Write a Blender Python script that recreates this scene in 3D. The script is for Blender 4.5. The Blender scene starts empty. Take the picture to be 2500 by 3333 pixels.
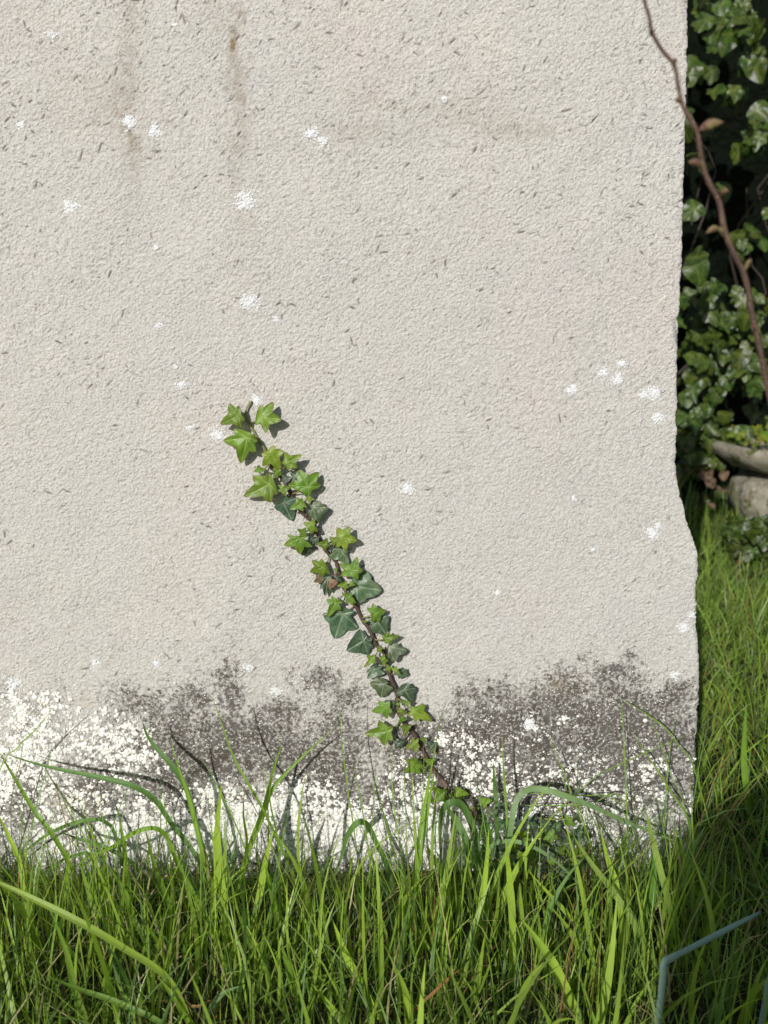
import bpy, math, random
import numpy as np
from mathutils import Vector, noise as mnoise

R = math.radians
random.seed(7)
rng = np.random.default_rng(11)
scene = bpy.context.scene
COL = scene.collection

# ---------------------------------------------------------------- camera
F = 2886.0; CXP, CYP = 1250.0, 1666.5
PITCH = R(12.0)
CAM = np.array([0.0, -0.85, 0.58])
cd = bpy.data.cameras.new('camera'); cam = bpy.data.objects.new('camera', cd); COL.objects.link(cam)
cam.location = CAM; cam.rotation_euler = (R(90) - PITCH, 0, 0)
cd.sensor_fit = 'VERTICAL'; cd.sensor_height = 36.0; cd.sensor_width = 27.0
cd.lens = 36.0 * F / 3333.0
cd.clip_start = 0.02; cd.clip_end = 300.0
cd.dof.use_dof = True; cd.dof.focus_distance = 0.86; cd.dof.aperture_fstop = 7.5
scene.camera = cam

# ---------------------------------------------------------------- light
LD = np.array([0.40, 1.0, -0.48]); LD /= np.linalg.norm(LD)      # direction the light travels
elev = math.asin(-LD[2]); rot = math.atan2(-LD[0], -LD[1])
w = bpy.data.worlds.new('World'); scene.world = w; w.use_nodes = True
nt = w.node_tree; nt.nodes.clear()
sky = nt.nodes.new('ShaderNodeTexSky'); sky.sky_type = 'NISHITA'; sky.sun_disc = False
sky.sun_elevation = elev; sky.sun_rotation = rot % (2 * math.pi)
bg = nt.nodes.new('ShaderNodeBackground'); bg.inputs['Strength'].default_value = 0.10
wo = nt.nodes.new('ShaderNodeOutputWorld')
nt.links.new(sky.outputs[0], bg.inputs[0]); nt.links.new(bg.outputs[0], wo.inputs[0])
sl = bpy.data.lights.new('sun', 'SUN'); sl.energy = 4.2; sl.angle = R(0.55); sl.color = (1.0, 0.968, 0.925)
so = bpy.data.objects.new('sun', sl); COL.objects.link(so)
so.rotation_euler = Vector(LD).to_track_quat('-Z', 'Y').to_euler()
scene.view_settings.view_transform = 'Standard'; scene.view_settings.look = 'None'
scene.view_settings.exposure = 0.19; scene.view_settings.gamma = 1.0

# ---------------------------------------------------------------- helpers
def unp(px, py, y=0.0):
    """photo pixel -> point of the vertical plane at depth y"""
    a = (px - CXP) / F; b = -(py - CYP) / F
    dy = math.cos(PITCH) + b * math.sin(PITCH); dz = -math.sin(PITCH) + b * math.cos(PITCH)
    t = (y - CAM[1]) / dy
    return np.array([CAM[0] + a * t, y, CAM[2] + dz * t])

CROPS = {'c1': (650, 1250, 3.318), 'c2': (900, 1750, 3.318), 'c3': (1100, 2200, 2.074), 'c4': (1300, 2500, 2.765),
         'c5': (2100, 900, 2.01), 'c6': (0, 2100, 1.3825), 'c7': (1300, 2300, 1.3825), 'c8': (0, 2500, 1.276), 't': (2000, 0, 2.212)}
def cp(c, p):
    a = CROPS[c]; return (a[0] + p[0] / a[2], a[1] + p[1] / a[2])

def mesh_obj(name, V, Fc, mat, parent=None, attrs=None, smooth=True, fmat=None, mats=None):
    me = bpy.data.meshes.new(name)
    V = np.asarray(V, dtype=np.float32)
    if isinstance(Fc, np.ndarray):
        n, k = Fc.shape
        me.vertices.add(len(V)); me.vertices.foreach_set('co', V.ravel())
        me.loops.add(n * k); me.loops.foreach_set('vertex_index', Fc.ravel().astype(np.int32))
        me.polygons.add(n); me.polygons.foreach_set('loop_start', np.arange(0, n * k, k, dtype=np.int32))
        me.update(calc_edges=True)
    else:
        me.from_pydata([tuple(map(float, v)) for v in V], [], [tuple(f) for f in Fc]); me.update()
    if smooth: me.polygons.foreach_set('use_smooth', np.ones(len(me.polygons), dtype=bool))
    me.materials.append(mat)
    for k_, arr in (attrs or {}).items():
        arr = np.asarray(arr, dtype=np.float32)
        if arr.ndim == 1:
            a = me.attributes.new(k_, 'FLOAT', 'POINT'); a.data.foreach_set('value', arr)
        else:
            a = me.attributes.new(k_, 'FLOAT_VECTOR', 'POINT'); a.data.foreach_set('vector', arr.ravel())
    o = bpy.data.objects.new(name, me); COL.objects.link(o)
    if parent: o.parent = parent
    return o

def empty(name, label, cat, group=None, loc=(0, 0, 0)):
    o = bpy.data.objects.new(name, None); COL.objects.link(o); o.location = loc; o.empty_display_size = 0.02
    tag(o, label, cat, group); return o
def tag(o, label=None, cat=None, group=None, kind=None):
    if label: o['label'] = label
    if cat: o['category'] = cat
    if group: o['group'] = group
    if kind: o['kind'] = kind
    return o
def parented(o, root):
    """keep world placement of a mesh built in world coordinates under a moved root"""
    o.parent = root; o.matrix_parent_inverse = root.matrix_basis.inverted()
    return o

def smoothpath(P, n):
    """Catmull-Rom resample of a polyline"""
    P = np.asarray(P, float)
    if len(P) == 2: P = np.vstack([P[0], (P[0] + P[1]) / 2, P[1]])
    Q = np.vstack([2 * P[0] - P[1], P, 2 * P[-1] - P[-2]])
    seg = len(P) - 1; ts = np.linspace(0, seg - 1e-6, n); out = []
    for t in ts:
        i = int(t); u = t - i; p0, p1, p2, p3 = Q[i], Q[i + 1], Q[i + 2], Q[i + 3]
        out.append(0.5 * ((2 * p1) + (-p0 + p2) * u + (2 * p0 - 5 * p1 + 4 * p2 - p3) * u * u + (-p0 + 3 * p1 - 3 * p2 + p3) * u ** 3))
    return np.array(out)

def tube(P, rad, ns=7, rough=0.0, flat=1.0, seed=0):
    P = np.asarray(P, float); n = len(P); rad = np.broadcast_to(np.asarray(rad, float), (n,))
    T = np.gradient(P, axis=0); T /= np.linalg.norm(T, axis=1)[:, None] + 1e-12
    V = []; up = np.array([0.0, 1.0, 0.03]); rr = np.random.default_rng(seed)
    for i in range(n):
        a = np.cross(T[i], up); a /= np.linalg.norm(a) + 1e-9; b = np.cross(a, T[i])
        for k in range(ns):
            th = 2 * math.pi * k / ns; q = rad[i] * (1 + rough * rr.normal())
            V.append(P[i] + q * (math.cos(th) * a + flat * math.sin(th) * b))
    Fq = [[i * ns + k, i * ns + (k + 1) % ns, (i + 1) * ns + (k + 1) % ns, (i + 1) * ns + k] for i in range(n - 1) for k in range(ns)]
    V.append(P[0]); V.append(P[-1]); c0, c1 = n * ns, n * ns + 1
    Fq += [[c0, (k + 1) % ns, k] for k in range(ns)] + [[c1, (n - 1) * ns + k, (n - 1) * ns + (k + 1) % ns] for k in range(ns)]
    return np.array(V), Fq

def vnoise(h, w_, ch, cw, seed):
    """smooth value noise of h x w samples with ch x cw cells, -1..1"""
    r = np.random.default_rng(seed); g = r.uniform(-1, 1, (int(ch) + 3, int(cw) + 3))
    def ax(n, c):
        t = np.linspace(0, c, n, endpoint=False); i = t.astype(int); f = t - i; f = f * f * (3 - 2 * f); return i, f
    iy, fy = ax(h, ch); ix, fx = ax(w_, cw)
    a = g[iy][:, ix] * (1 - fx) + g[iy][:, ix + 1] * fx; b = g[iy + 1][:, ix] * (1 - fx) + g[iy + 1][:, ix + 1] * fx
    return a * (1 - fy)[:, None] + b * fy[:, None]

# ---- materials
def mat(name):
    m = bpy.data.materials.new(name); m.use_nodes = True; n = m.node_tree; n.nodes.clear(); return m, n
class NB:
    def __init__(s, nt): s.nt = nt
    def n(s, t, **kw):
        x = s.nt.nodes.new(t)
        for k, v in kw.items():
            if k.startswith('i_'): x.inputs[k[2:].replace('_', ' ')].default_value = v
            else: setattr(x, k, v)
        return x
    def l(s, a, b): s.nt.links.new(a, b)
    def math(s, op, a, b=0.5, clamp=False):
        x = s.n('ShaderNodeMath', operation=op, use_clamp=clamp)
        for i, v in enumerate((a, b)):
            if hasattr(v, 'is_linked'): s.l(v, x.inputs[i])
            else: x.inputs[i].default_value = v
        return x.outputs[0]
    def mix(s, f, a, b, mode='MIX'):
        x = s.n('ShaderNodeMix', data_type='RGBA', blend_type=mode)
        for k, v in ((0, f), (6, a), (7, b)):
            if hasattr(v, 'is_linked'): s.l(v, x.inputs[k])
            else: x.inputs[k].default_value = v if k == 0 else (*v, 1)
        return x.outputs[2]
    def attr(s, name): return s.n('ShaderNodeAttribute', attribute_name=name)
    def noise(s, vec, scale, detail=3, rough=0.55):
        x = s.n('ShaderNodeTexNoise'); x.inputs['Scale'].default_value = scale; x.inputs['Detail'].default_value = detail; x.inputs['Roughness'].default_value = rough
        if vec: s.l(vec, x.inputs['Vector'])
        return x.outputs[0]
    def ramp(s, f, lo, hi):
        x = s.n('ShaderNodeMapRange'); x.clamp = True; x.interpolation_type = 'SMOOTHSTEP'
        s.l(f, x.inputs[0]); x.inputs[1].default_value = lo; x.inputs[2].default_value = hi; return x.outputs[0]
    def geo(s): return s.n('ShaderNodeNewGeometry').outputs['Position']
    def bump(s, h, dist, strength=1.0):
        x = s.n('ShaderNodeBump'); x.inputs['Distance'].default_value = dist; x.inputs['Strength'].default_value = strength; s.l(h, x.inputs['Height']); return x.outputs[0]
    def out(s, sh): o = s.n('ShaderNodeOutputMaterial'); s.l(sh, o.inputs[0])
    def pbsdf(s, col, rough, spec=0.5, normal=None):
        x = s.n('ShaderNodeBsdfPrincipled')
        for k, v in (('Base Color', col), ('Roughness', rough), ('Specular IOR Level', spec)):
            if hasattr(v, 'is_linked'): s.l(v, x.inputs[k])
            else: x.inputs[k].default_value = (*v, 1) if isinstance(v, tuple) else v
        if normal: s.l(normal, x.inputs['Normal'])
        return x.outputs[0]
    def leafy(s, col, rough, trans=0.3, spec=0.5, normal=None, tcol=None):
        p = s.pbsdf(col, rough, spec, normal); t = s.n('ShaderNodeBsdfTranslucent')
        if tcol is None: tcol = s.mix(1.0, col, (1.5, 1.6, 0.6), 'MULTIPLY')
        s.l(tcol, t.inputs[0]); m = s.n('ShaderNodeMixShader'); m.inputs[0].default_value = trans
        s.l(p, m.inputs[1]); s.l(t.outputs[0], m.inputs[2]); return m.outputs[0]

# stone
M_STONE, n_ = mat('weathered_stone'); b = NB(n_); P = b.geo()
big = b.noise(P, 6, 4); mid = b.noise(P, 26, 4); fine = b.noise(P, 420, 3, 0.65); fine2 = b.noise(P, 900, 2, 0.6)
c = b.mix(b.ramp(big, 0.36, 0.64), (0.468, 0.455, 0.424), (0.452, 0.446, 0.420))
pk = b.noise(P, 4.3, 3)
c = b.mix(b.math('MULTIPLY', b.ramp(pk, 0.50, 0.66), 0.5), c, (0.475, 0.430, 0.405))
li = b.noise(P, 9.1, 3)
c = b.mix(b.math('MULTIPLY', b.ramp(li, 0.55, 0.70), 0.35), c, (0.43, 0.42, 0.43))
c = b.mix(b.math('MULTIPLY', b.ramp(mid, 0.45, 0.72), 0.35), c, (0.52, 0.50, 0.455))
c = b.mix(b.math('MULTIPLY', b.ramp(fine, 0.56, 0.36), 0.55), c, (0.29, 0.275, 0.25))
c = b.mix(b.math('MULTIPLY', b.ramp(fine2, 0.52, 0.66), 0.5), c, (0.62, 0.60, 0.56))
st = b.attr('stain').outputs['Fac']; c = b.mix(b.math('MULTIPLY', st, 0.8, True), c, (0.20, 0.16, 0.115))
pit = b.attr('pit').outputs['Fac']; c = b.mix(b.math('MULTIPLY', pit, 0.95, True), c, (0.085, 0.07, 0.055))
al = b.attr('algae').outputs['Fac']
an = b.math('ADD', al, b.math('MULTIPLY', b.math('SUBTRACT', b.noise(P, 230, 4, 0.72), 0.5), 3.2))
an = b.math('ADD', an, b.math('MULTIPLY', b.math('SUBTRACT', b.noise(P, 75, 3, 0.6), 0.5), 1.3))
amask = b.math('MULTIPLY', b.ramp(an, 0.25, 0.98), b.math('ADD', 0.38, b.math('MULTIPLY', b.ramp(b.noise(P, 300, 3, 0.6), 0.60, 0.50), 0.62)))
acol = b.mix(b.ramp(b.noise(P, 40, 2), 0.35, 0.65), (0.048, 0.038, 0.030), (0.092, 0.080, 0.074))
c = b.mix(b.math('MULTIPLY', amask, 0.92), c, acol)
lw = b.attr('lich').outputs['Fac']
ln = b.math('ADD', lw, b.math('MULTIPLY', b.math('SUBTRACT', b.noise(P, 330, 4, 0.7), 0.5), 1.9))
lmask = b.ramp(ln, 0.78, 1.0)
c = b.mix(b.math('MULTIPLY', lmask, 0.8), c, (0.60, 0.58, 0.52))
og = b.attr('ochre').outputs['Fac']; c = b.mix(b.math('MULTIPLY', og, b.ramp(fine, 0.42, 0.6)), c, (0.32, 0.25, 0.10))
hh = b.math('ADD', b.math('MULTIPLY', fine, 1.0), b.math('MULTIPLY', fine2, 0.5)); hh = b.math('ADD', hh, b.math('MULTIPLY', lmask, 0.7))
b.out(b.pbsdf(c, 0.95, 0.15, b.bump(hh, 0.0016, 1.0)))

M_LICH, n_ = mat('white_lichen'); b = NB(n_); P = b.geo()
c = b.mix(b.noise(P, 260, 3), (0.66, 0.645, 0.59), (0.80, 0.79, 0.75)); c = b.mix(b.math('MULTIPLY', b.ramp(b.noise(P, 1300, 2), 0.5, 0.3), 0.45), c, (0.42, 0.40, 0.35))
b.out(b.pbsdf(c, 0.95, 0.1, b.bump(b.noise(P, 1400, 3), 0.0008, 0.8)))
M_LICHW, n_ = mat('bluish_white_lichen'); b = NB(n_); P = b.geo()
c = b.mix(b.noise(P, 500, 3), (0.50, 0.51, 0.515), (0.72, 0.73, 0.735))
b.out(b.pbsdf(c, 0.95, 0.1, b.bump(b.noise(P, 1400, 3), 0.0008, 0.8)))

M_SOIL, n_ = mat('soil'); b = NB(n_); P = b.geo()
c = b.mix(b.ramp(b.noise(P, 12, 5), 0.4, 0.6), (0.030, 0.024, 0.014), (0.040, 0.046, 0.016)); c = b.mix(b.ramp(b.noise(P, 180, 3), 0.55, 0.7), c, (0.09, 0.072, 0.042))
b.out(b.pbsdf(c, 0.95, 0.2, b.bump(b.noise(P, 150, 4), 0.006)))

def grass_mat(name, trans=0.35, rough=0.42):
    m, n_ = mat(name); b = NB(n_); a = b.attr('tint'); P = b.geo()
    c = b.mix(b.math('MULTIPLY', b.noise(P, 130, 2), 0.35), a.outputs['Color'], (0.09, 0.13, 0.02))
    s = b.attr('across').outputs['Fac']                       # fine lengthwise veins of a blade
    v = b.math('SINE', b.math('MULTIPLY', s, 38.0)); c = b.mix(b.math('MULTIPLY', b.ramp(v, -0.2, 1.0), 0.16), c, (0.30, 0.40, 0.12))
    b.out(b.leafy(c, rough, trans, 0.45, b.bump(v, 0.00008, 0.5))); return m
M_GRASS = grass_mat('grass_blade', 0.36, 0.40)
M_BLADE = grass_mat('coarse_grass_blade', 0.38, 0.36)

def leaf_mat(name, c1, c2, vein, rough, trans, spec=0.5, veinamt=0.8, edge=None):
    m, n_ = mat(name); b = NB(n_); P = b.geo()
    c = b.mix(b.ramp(b.noise(P, 70, 4), 0.38, 0.62), c1, c2)
    tc = b.attr('tint'); 
    c = b.mix(1.0, c, tc.outputs['Color'], 'MULTIPLY')
    if edge: c = b.mix(b.math('MULTIPLY', b.ramp(b.attr('rim').outputs['Fac'], 0.82, 1.0), 0.6), c, edge)
    c = b.mix(b.math('MULTIPLY', b.ramp(b.noise(P, 420, 2, 0.6), 0.62, 0.75), 0.25), c, (vein[0] * .8, vein[1] * .8, vein[2] * .8))
    va = b.attr('vein').outputs['Fac']; c = b.mix(b.math('MULTIPLY', va, veinamt), c, vein)
    h = b.math('SUBTRACT', b.noise(P, 190, 3), b.math('MULTIPLY', va, 0.7))
    b.out(b.leafy(c, rough, trans, spec, b.bump(h, 0.0012, 0.55))); return m
M_YOUNG = leaf_mat('young_ivy_leaf', (0.075, 0.150, 0.012), (0.115, 0.205, 0.020), (0.26, 0.35, 0.10), 0.40, 0.25, 0.4, 0.65, (0.13, 0.09, 0.03))
M_OLD = leaf_mat('old_ivy_leaf', (0.026, 0.052, 0.022), (0.056, 0.082, 0.046), (0.26, 0.32, 0.22), 0.42, 0.06, 0.5, 0.7)
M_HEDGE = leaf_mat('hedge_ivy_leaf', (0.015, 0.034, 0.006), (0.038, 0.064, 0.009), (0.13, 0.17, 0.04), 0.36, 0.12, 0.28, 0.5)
M_DRY = leaf_mat('dry_leaf', (0.13, 0.08, 0.05), (0.26, 0.19, 0.13), (0.33, 0.26, 0.19), 0.8, 0.15, 0.2, 0.4)

M_VINE, n_ = mat('ivy_stem'); b = NB(n_); P = b.geo(); a = b.attr('tint').outputs['Color']
c = b.mix(b.math('MULTIPLY', b.noise(P, 500, 3), 0.5), a, (0.05, 0.035, 0.025)); b.out(b.pbsdf(c, 0.6, 0.4, b.bump(b.noise(P, 900, 3), 0.001)))
M_TWIG, n_ = mat('twig_bark'); b = NB(n_); P = b.geo()
c = b.mix(b.ramp(b.noise(P, 60, 3), 0.35, 0.65), (0.060, 0.032, 0.022), (0.100, 0.058, 0.032)); c = b.mix(b.ramp(b.noise(P, 700, 2), 0.66, 0.72), c, (0.32, 0.25, 0.19))
b.out(b.pbsdf(c, 0.5, 0.4, b.bump(b.noise(P, 600, 3), 0.0008)))
M_BUD, n_ = mat('bud_scale'); b = NB(n_); P = b.geo()
c = b.mix(b.ramp(b.noise(P, 160, 3), 0.4, 0.62), (0.13, 0.065, 0.045), (0.16, 0.145, 0.055)); b.out(b.pbsdf(c, 0.6, 0.3, b.bump(b.noise(P, 500, 3), 0.001)))
M_BLUE, n_ = mat('bluish_stem'); b = NB(n_); P = b.geo()
c = b.mix(b.noise(P, 60, 3), (0.19, 0.30, 0.24), (0.25, 0.38, 0.31)); b.out(b.leafy(c, 0.5, 0.15, 0.4))
M_POT, n_ = mat('mossy_stone'); b = NB(n_); P = b.geo()
c = b.mix(b.ramp(b.noise(P, 18, 5), 0.4, 0.62), (0.20, 0.18, 0.135), (0.34, 0.31, 0.24)); c = b.mix(b.ramp(b.noise(P, 45, 4), 0.58, 0.66), c, (0.36, 0.34, 0.27))
c = b.mix(b.ramp(b.noise(P, 30, 4), 0.56, 0.64), c, (0.09, 0.10, 0.03))
b.out(b.pbsdf(c, 0.95, 0.2, b.bump(b.noise(P, 110, 5, 0.65), 0.008)))
M_SHADE, n_ = mat('hedge_painted_shade'); b = NB(n_); P = b.geo()  # near-black: the deep shade inside the hedge is put into this colour
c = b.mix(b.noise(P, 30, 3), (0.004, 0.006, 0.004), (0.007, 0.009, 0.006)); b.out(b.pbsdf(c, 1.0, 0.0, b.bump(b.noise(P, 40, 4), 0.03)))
M_CORM = leaf_mat('herb_leaf', (0.09, 0.19, 0.02), (0.13, 0.25, 0.03), (0.2, 0.32, 0.08), 0.6, 0.3, 0.3, 0.5)

# ---------------------------------------------------------------- ground
g = 60; xs = np.linspace(-1, 1, g); xs = np.sign(xs) * np.abs(xs) ** 3 * 60
GX, GY = np.meshgrid(xs, xs); GZ = 0.006 * np.sin(GX * 9 + 1) * np.cos(GY * 7) * (np.abs(GX) < 4)
idx = np.arange(g * g).reshape(g, g)
q = np.stack([idx[:-1, :-1], idx[:-1, 1:], idx[1:, 1:], idx[1:, :-1]], -1).reshape(-1, 4)
tag(mesh_obj('ground', np.stack([GX, GY, GZ], -1).reshape(-1, 3), q, M_SOIL), kind='structure')

# ---------------------------------------------------------------- headstone slab
EDGE = [(2246, -350), (2246, -100), (2245, 0), (2243, 150), (2240, 300), (2234, 450), (2228, 600), (2222, 850), (2215, 1000), (2208, 1150), (2207, 1350), (2206, 1500), (2209, 1560), (2222, 1620),
        (2238, 1690), (2260, 1755), (2274, 1795), (2276, 1840), (2270, 1950), (2268, 2030), (2273, 2080), (2275, 2150), (2276, 2250), (2272, 2350), (2268, 2430), (2264, 2550), (2258, 2700), (2250, 2900), (2245, 3050)]
ew = np.array([unp(px, py)[[0, 2]] for px, py in EDGE])[::-1]
ZB, ZT, XL = -0.05, 0.97, -0.46
PIT = 0.00072
nz = int((ZT - ZB) / PIT); nx = int((0.31 - XL) / PIT)
zz = np.linspace(ZB, ZT, nz); xr = np.interp(zz, ew[:, 1], ew[:, 0])
xr = xr + 0.0004 * vnoise(nz, 1, 110, 1, 5)[:, 0] + 0.0005 * vnoise(nz, 1, 420, 1, 6)[:, 0]
uu = np.linspace(0, 1, nx)
_r = np.random.default_rng(8)
for _ in range(18):
    z_, wd_, dp_ = _r.uniform(.02, .95), _r.uniform(.002, .008), _r.uniform(.0003, .0014); xr = xr - dp_ * np.exp(-np.abs((zz - z_) / wd_) ** 3)
X = XL + uu[None, :] * (xr[:, None] - XL); Z = np.repeat(zz[:, None], nx, 1)
# relief: gentle undulation, tooled grain leaning up to the right, pits and gouges
H = 0.0022 * vnoise(nz, nx, 7, 5, 21) + 0.0009 * vnoise(nz, nx, 24, 18, 22)
H += 0.00018 * vnoise(nz, nx, 90, 60, 23)
def sheared(ch, cw, seed, sh=0.35):
    w2 = nx + int(nz * sh) + 4; big_ = vnoise(nz, w2, ch, cw * w2 / nx, seed); out = np.empty((nz, nx))
    for i in range(nz): o_ = int(i * sh); out[i] = big_[i, o_:o_ + nx]
    return out
def tilted(ch, cw, seed, sl):
    h2 = nz + int(nx * abs(sl)) + 4; big_ = vnoise(h2, nx, ch * h2 / nz, cw, seed); out = np.empty((nz, nx))
    for j in range(nx): o_ = int((nx - j) * sl); out[:, j] = big_[o_:o_ + nz, j]
    return out
H += 0.00028 * tilted(nz / 2.6, nx / 4.6, 31, 0.32) + 0.00030 * tilted(nz / 1.7, nx / 2.8, 32, 0.55) + 0.00012 * tilted(nz / 5.0, nx / 9.0, 33, 0.40)
H += 0.00020 * np.random.default_rng(3).normal(size=(nz, nx))
pitm = np.zeros((nz, nx)); r = np.random.default_rng(77)
dens = .6 * vnoise(nz, nx, 6, 5, 41) + .8 * vnoise(nz, nx, 22, 16, 42)
for px_, py_, sx_, sz_, a_ in ((1500, 390, .13, .018, 1.0), (1250, 450, .06, .010, .8), (350, 330, .07, .05, .5), (1750, 430, .06, .012, .8), (560, 120, .10, .03, .6), (1800, 1300, .05, .02, .4), (2000, 350, .04, .03, .4)):
    w_ = unp(px_, py_, 0); dens += a_ * np.exp(-((X - w_[0]) / sx_) ** 2 - ((Z - w_[2]) / sz_) ** 2)
for k in range(17000):
    i, j = int(r.integers(2, nz - 2)), int(r.integers(2, nx - 2))
    if r.random() > 0.20 + 0.55 * dens[i, j] + 0.40 * (i / nz) ** 2: continue
    big_ = r.random() ** (5 if r.random() < .8 else 1.6)
    L = (0.00055 + 0.0034 * big_) * r.uniform(.7, 1.25); W = (0.00044 + 0.00028 * r.random()) * (1 + .25 * big_)
    th = r.normal(0.42, 0.6) if r.random() < .8 else r.uniform(-1.5, 1.5)
    dep = r.uniform(.25, 1.0) * (0.0005 + 0.0009 * big_); e = int(L * 2.6 / PIT) + 3
    i0, i1, j0, j1 = max(0, i - e), min(nz, i + e), max(0, j - e), min(nx, j + e)
    dz_ = (np.arange(i0, i1) - i)[:, None] * PIT; dx_ = (np.arange(j0, j1) - j)[None, :] * PIT
    a_ = dx_ * math.cos(th) + dz_ * math.sin(th); b_ = -dx_ * math.sin(th) + dz_ * math.cos(th) + 45 * r.normal() * a_ * a_ * .6
    gk = np.exp(-((a_ / L) ** 4) - (b_ / W) ** 2)
    H[i0:i1, j0:j1] -= dep * gk
    if r.random() < .62: pitm[i0:i1, j0:j1] = np.maximum(pitm[i0:i1, j0:j1], gk * min(1, 0.30 + r.random() ** 1.5 * 1.0 * (0.5 + big_)))
# photo-pixel coordinates of every grid vertex, for the stains' own places
Yd = -CAM[1]; cz = Z - CAM[2]
depth = Yd * math.cos(PITCH) - cz * math.sin(PITCH); upv = Yd * math.sin(PITCH) + cz * math.cos(PITCH)
PX = CXP + F * X / depth; PY = CYP - F * upv / depth
wob1 = vnoise(nz, nx, 34, 26, 51); wob2 = vnoise(nz, nx, 90, 70, 52); wob3 = vnoise(nz, nx, 220, 170, 53)
def blob(x, y, rx, ry, p=2.0): return np.exp(-(np.abs((PX + 28 * wob1 + 12 * wob2 - x) / rx) ** p + np.abs((PY + 34 * wob1 + 12 * wob3 - y) / ry) ** p))
ALG = [(420, 2260, 60, 40, .7), (470, 2300, 90, 60, .8), (560, 2340, 70, 90, .9), (640, 2280, 60, 60, .75), (745, 2250, 38, 130, 1.15), (760, 2180, 30, 50, .7), (700, 2400, 130, 110, 1.1), (600, 2450, 110, 100, 1.1),
       (850, 2400, 90, 80, .75), (930, 2330, 60, 50, .8), (1040, 2210, 70, 55, .95), (1130, 2250, 60, 60, .85), (1060, 2360, 90, 90, .8), (1000, 2450, 120, 100, .85), (1080, 2540, 90, 80, .9), (320, 2570, 70, 60, .55),
       (1560, 2330, 80, 80, .75), (1620, 2240, 70, 55, .6), (1500, 2420, 90, 90, .7), (1660, 2380, 90, 110, .95), (1780, 2300, 90, 60, .7), (1860, 2230, 110, 60, .7), (2000, 2180, 90, 60, .95), (2060, 2150, 50, 40, .7), (1900, 2370, 130, 90, .9),
       (2060, 2300, 110, 80, .9), (2190, 2250, 70, 60, .8), (1960, 2440, 100, 80, .9), (1800, 2470, 110, 100, .9), (1600, 2530, 130, 90, .9), (2150, 2420, 110, 80, .7), (1350, 2450, 60, 80, .7), (1420, 2560, 90, 70, .8), (2030, 2560, 120, 60, .7), (1750, 2620, 160, 70, .75), (2200, 2560, 60, 80, .5), (1250, 2590, 90, 60, .6)]
alg = np.zeros((nz, nx))
for x_, y_, rx_, ry_, a_ in ALG: alg = np.maximum(alg, a_ * blob(x_, y_, rx_ * 1.12, ry_ * 1.12, 1.8))
alg += 0.50 * np.clip((PY - 2180) / 260, 0, 1) * (0.8 + .6 * wob1) + .40 * blob(1850, 2440, 520, 230, 4) + .25 * blob(1300, 2480, 160, 150, 3) + .35 * blob(560, 2580, 560, 150, 4)
lich = np.zeros((nz, nx))
LIC = [(40, 2250, 60, 70, .8), (120, 2330, 130, 110, .95), (60, 2480, 160, 180, 1.0), (300, 2400, 120, 100, .95), (400, 2440, 110, 110, .85), (230, 2620, 220, 150, .75), (460, 2700, 240, 120, .9), (480, 2440, 60, 90, .7),
       (760, 2680, 200, 130, 1.1), (950, 2620, 160, 110, 1.0), (1150, 2700, 200, 110, 1.0), (700, 2560, 60, 60, .6), (1300, 2600, 150, 120, .8), (1400, 2700, 160, 120, .9), (1560, 2530, 130, 110, .7), (1480, 2450, 90, 70, .55), (1700, 2560, 100, 90, .6),
       (1650, 2690, 160, 70, .95), (1850, 2640, 170, 80, .75), (2050, 2660, 150, 60, .6), (2080, 2440, 90, 50, .45), (2160, 2540, 90, 70, .5), (1980, 2560, 70, 50, .5), (1720, 2350, 35, 35, .5), (1950, 2700, 300, 60, .6)]
for x_, y_, rx_, ry_, a_ in LIC: lich = np.maximum(lich, a_ * blob(x_, y_, rx_, ry_, 2.6))
lich = np.maximum(lich, .50 * blob(1850, 2590, 500, 160, 3)); lich = np.maximum(lich, .27 * blob(1750, 2400, 480, 140, 3)); lich += 0.5 * np.clip((PY - 2640) / 160, 0, 1) + 0.12 * wob2 * (lich > .1)
lichc = np.clip(lich, 0, 1.15)
stain = 0.62 * blob(762, 90, 22, 130) + 0.7 * blob(770, 145, 14, 30) + .3 * blob(775, 300, 26, 170) + .16 * blob(775, 560, 40, 300) + .32 * blob(415, 180, 45, 300) + 0.34 * blob(430, 470, 25, 90) + .2 * blob(1180, 430, 190, 40) + .22 * blob(1750, 430, 140, 30) + .16 * blob(330, 330, 200, 120) + .15 * blob(1500, 380, 160, 40) + .12 * blob(430, 620, 30, 160) + 0.3 * blob(820, 2130, 20, 16) + .22 * blob(1650, 400, 120, 30) + .18 * blob(700, 60, 60, 90)+ .15 * blob(1300, 330, 330, 25)
stain = stain * (1 + .7 * wob3)
ochre = .8 * blob(225, 2590, 60, 30) + .5 * blob(265, 2640, 30, 30) + .7 * blob(770, 155, 14, 22) + .5 * blob(265, 2275, 22, 12) + .5 * blob(770, 965, 8, 9) + .3 * blob(1820, 2240, 50, 25) + .4 * blob(1180, 2760, 70, 60) + .3 * blob(700, 2800, 500, 40)
H += 0.0010 * np.clip(lichc - .25, 0, 1) * (0.6 + .6 * vnoise(nz, nx, nz / 3.6, nx / 3.6, 61)) - 0.0002 * np.clip(alg, 0, 1)
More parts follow.
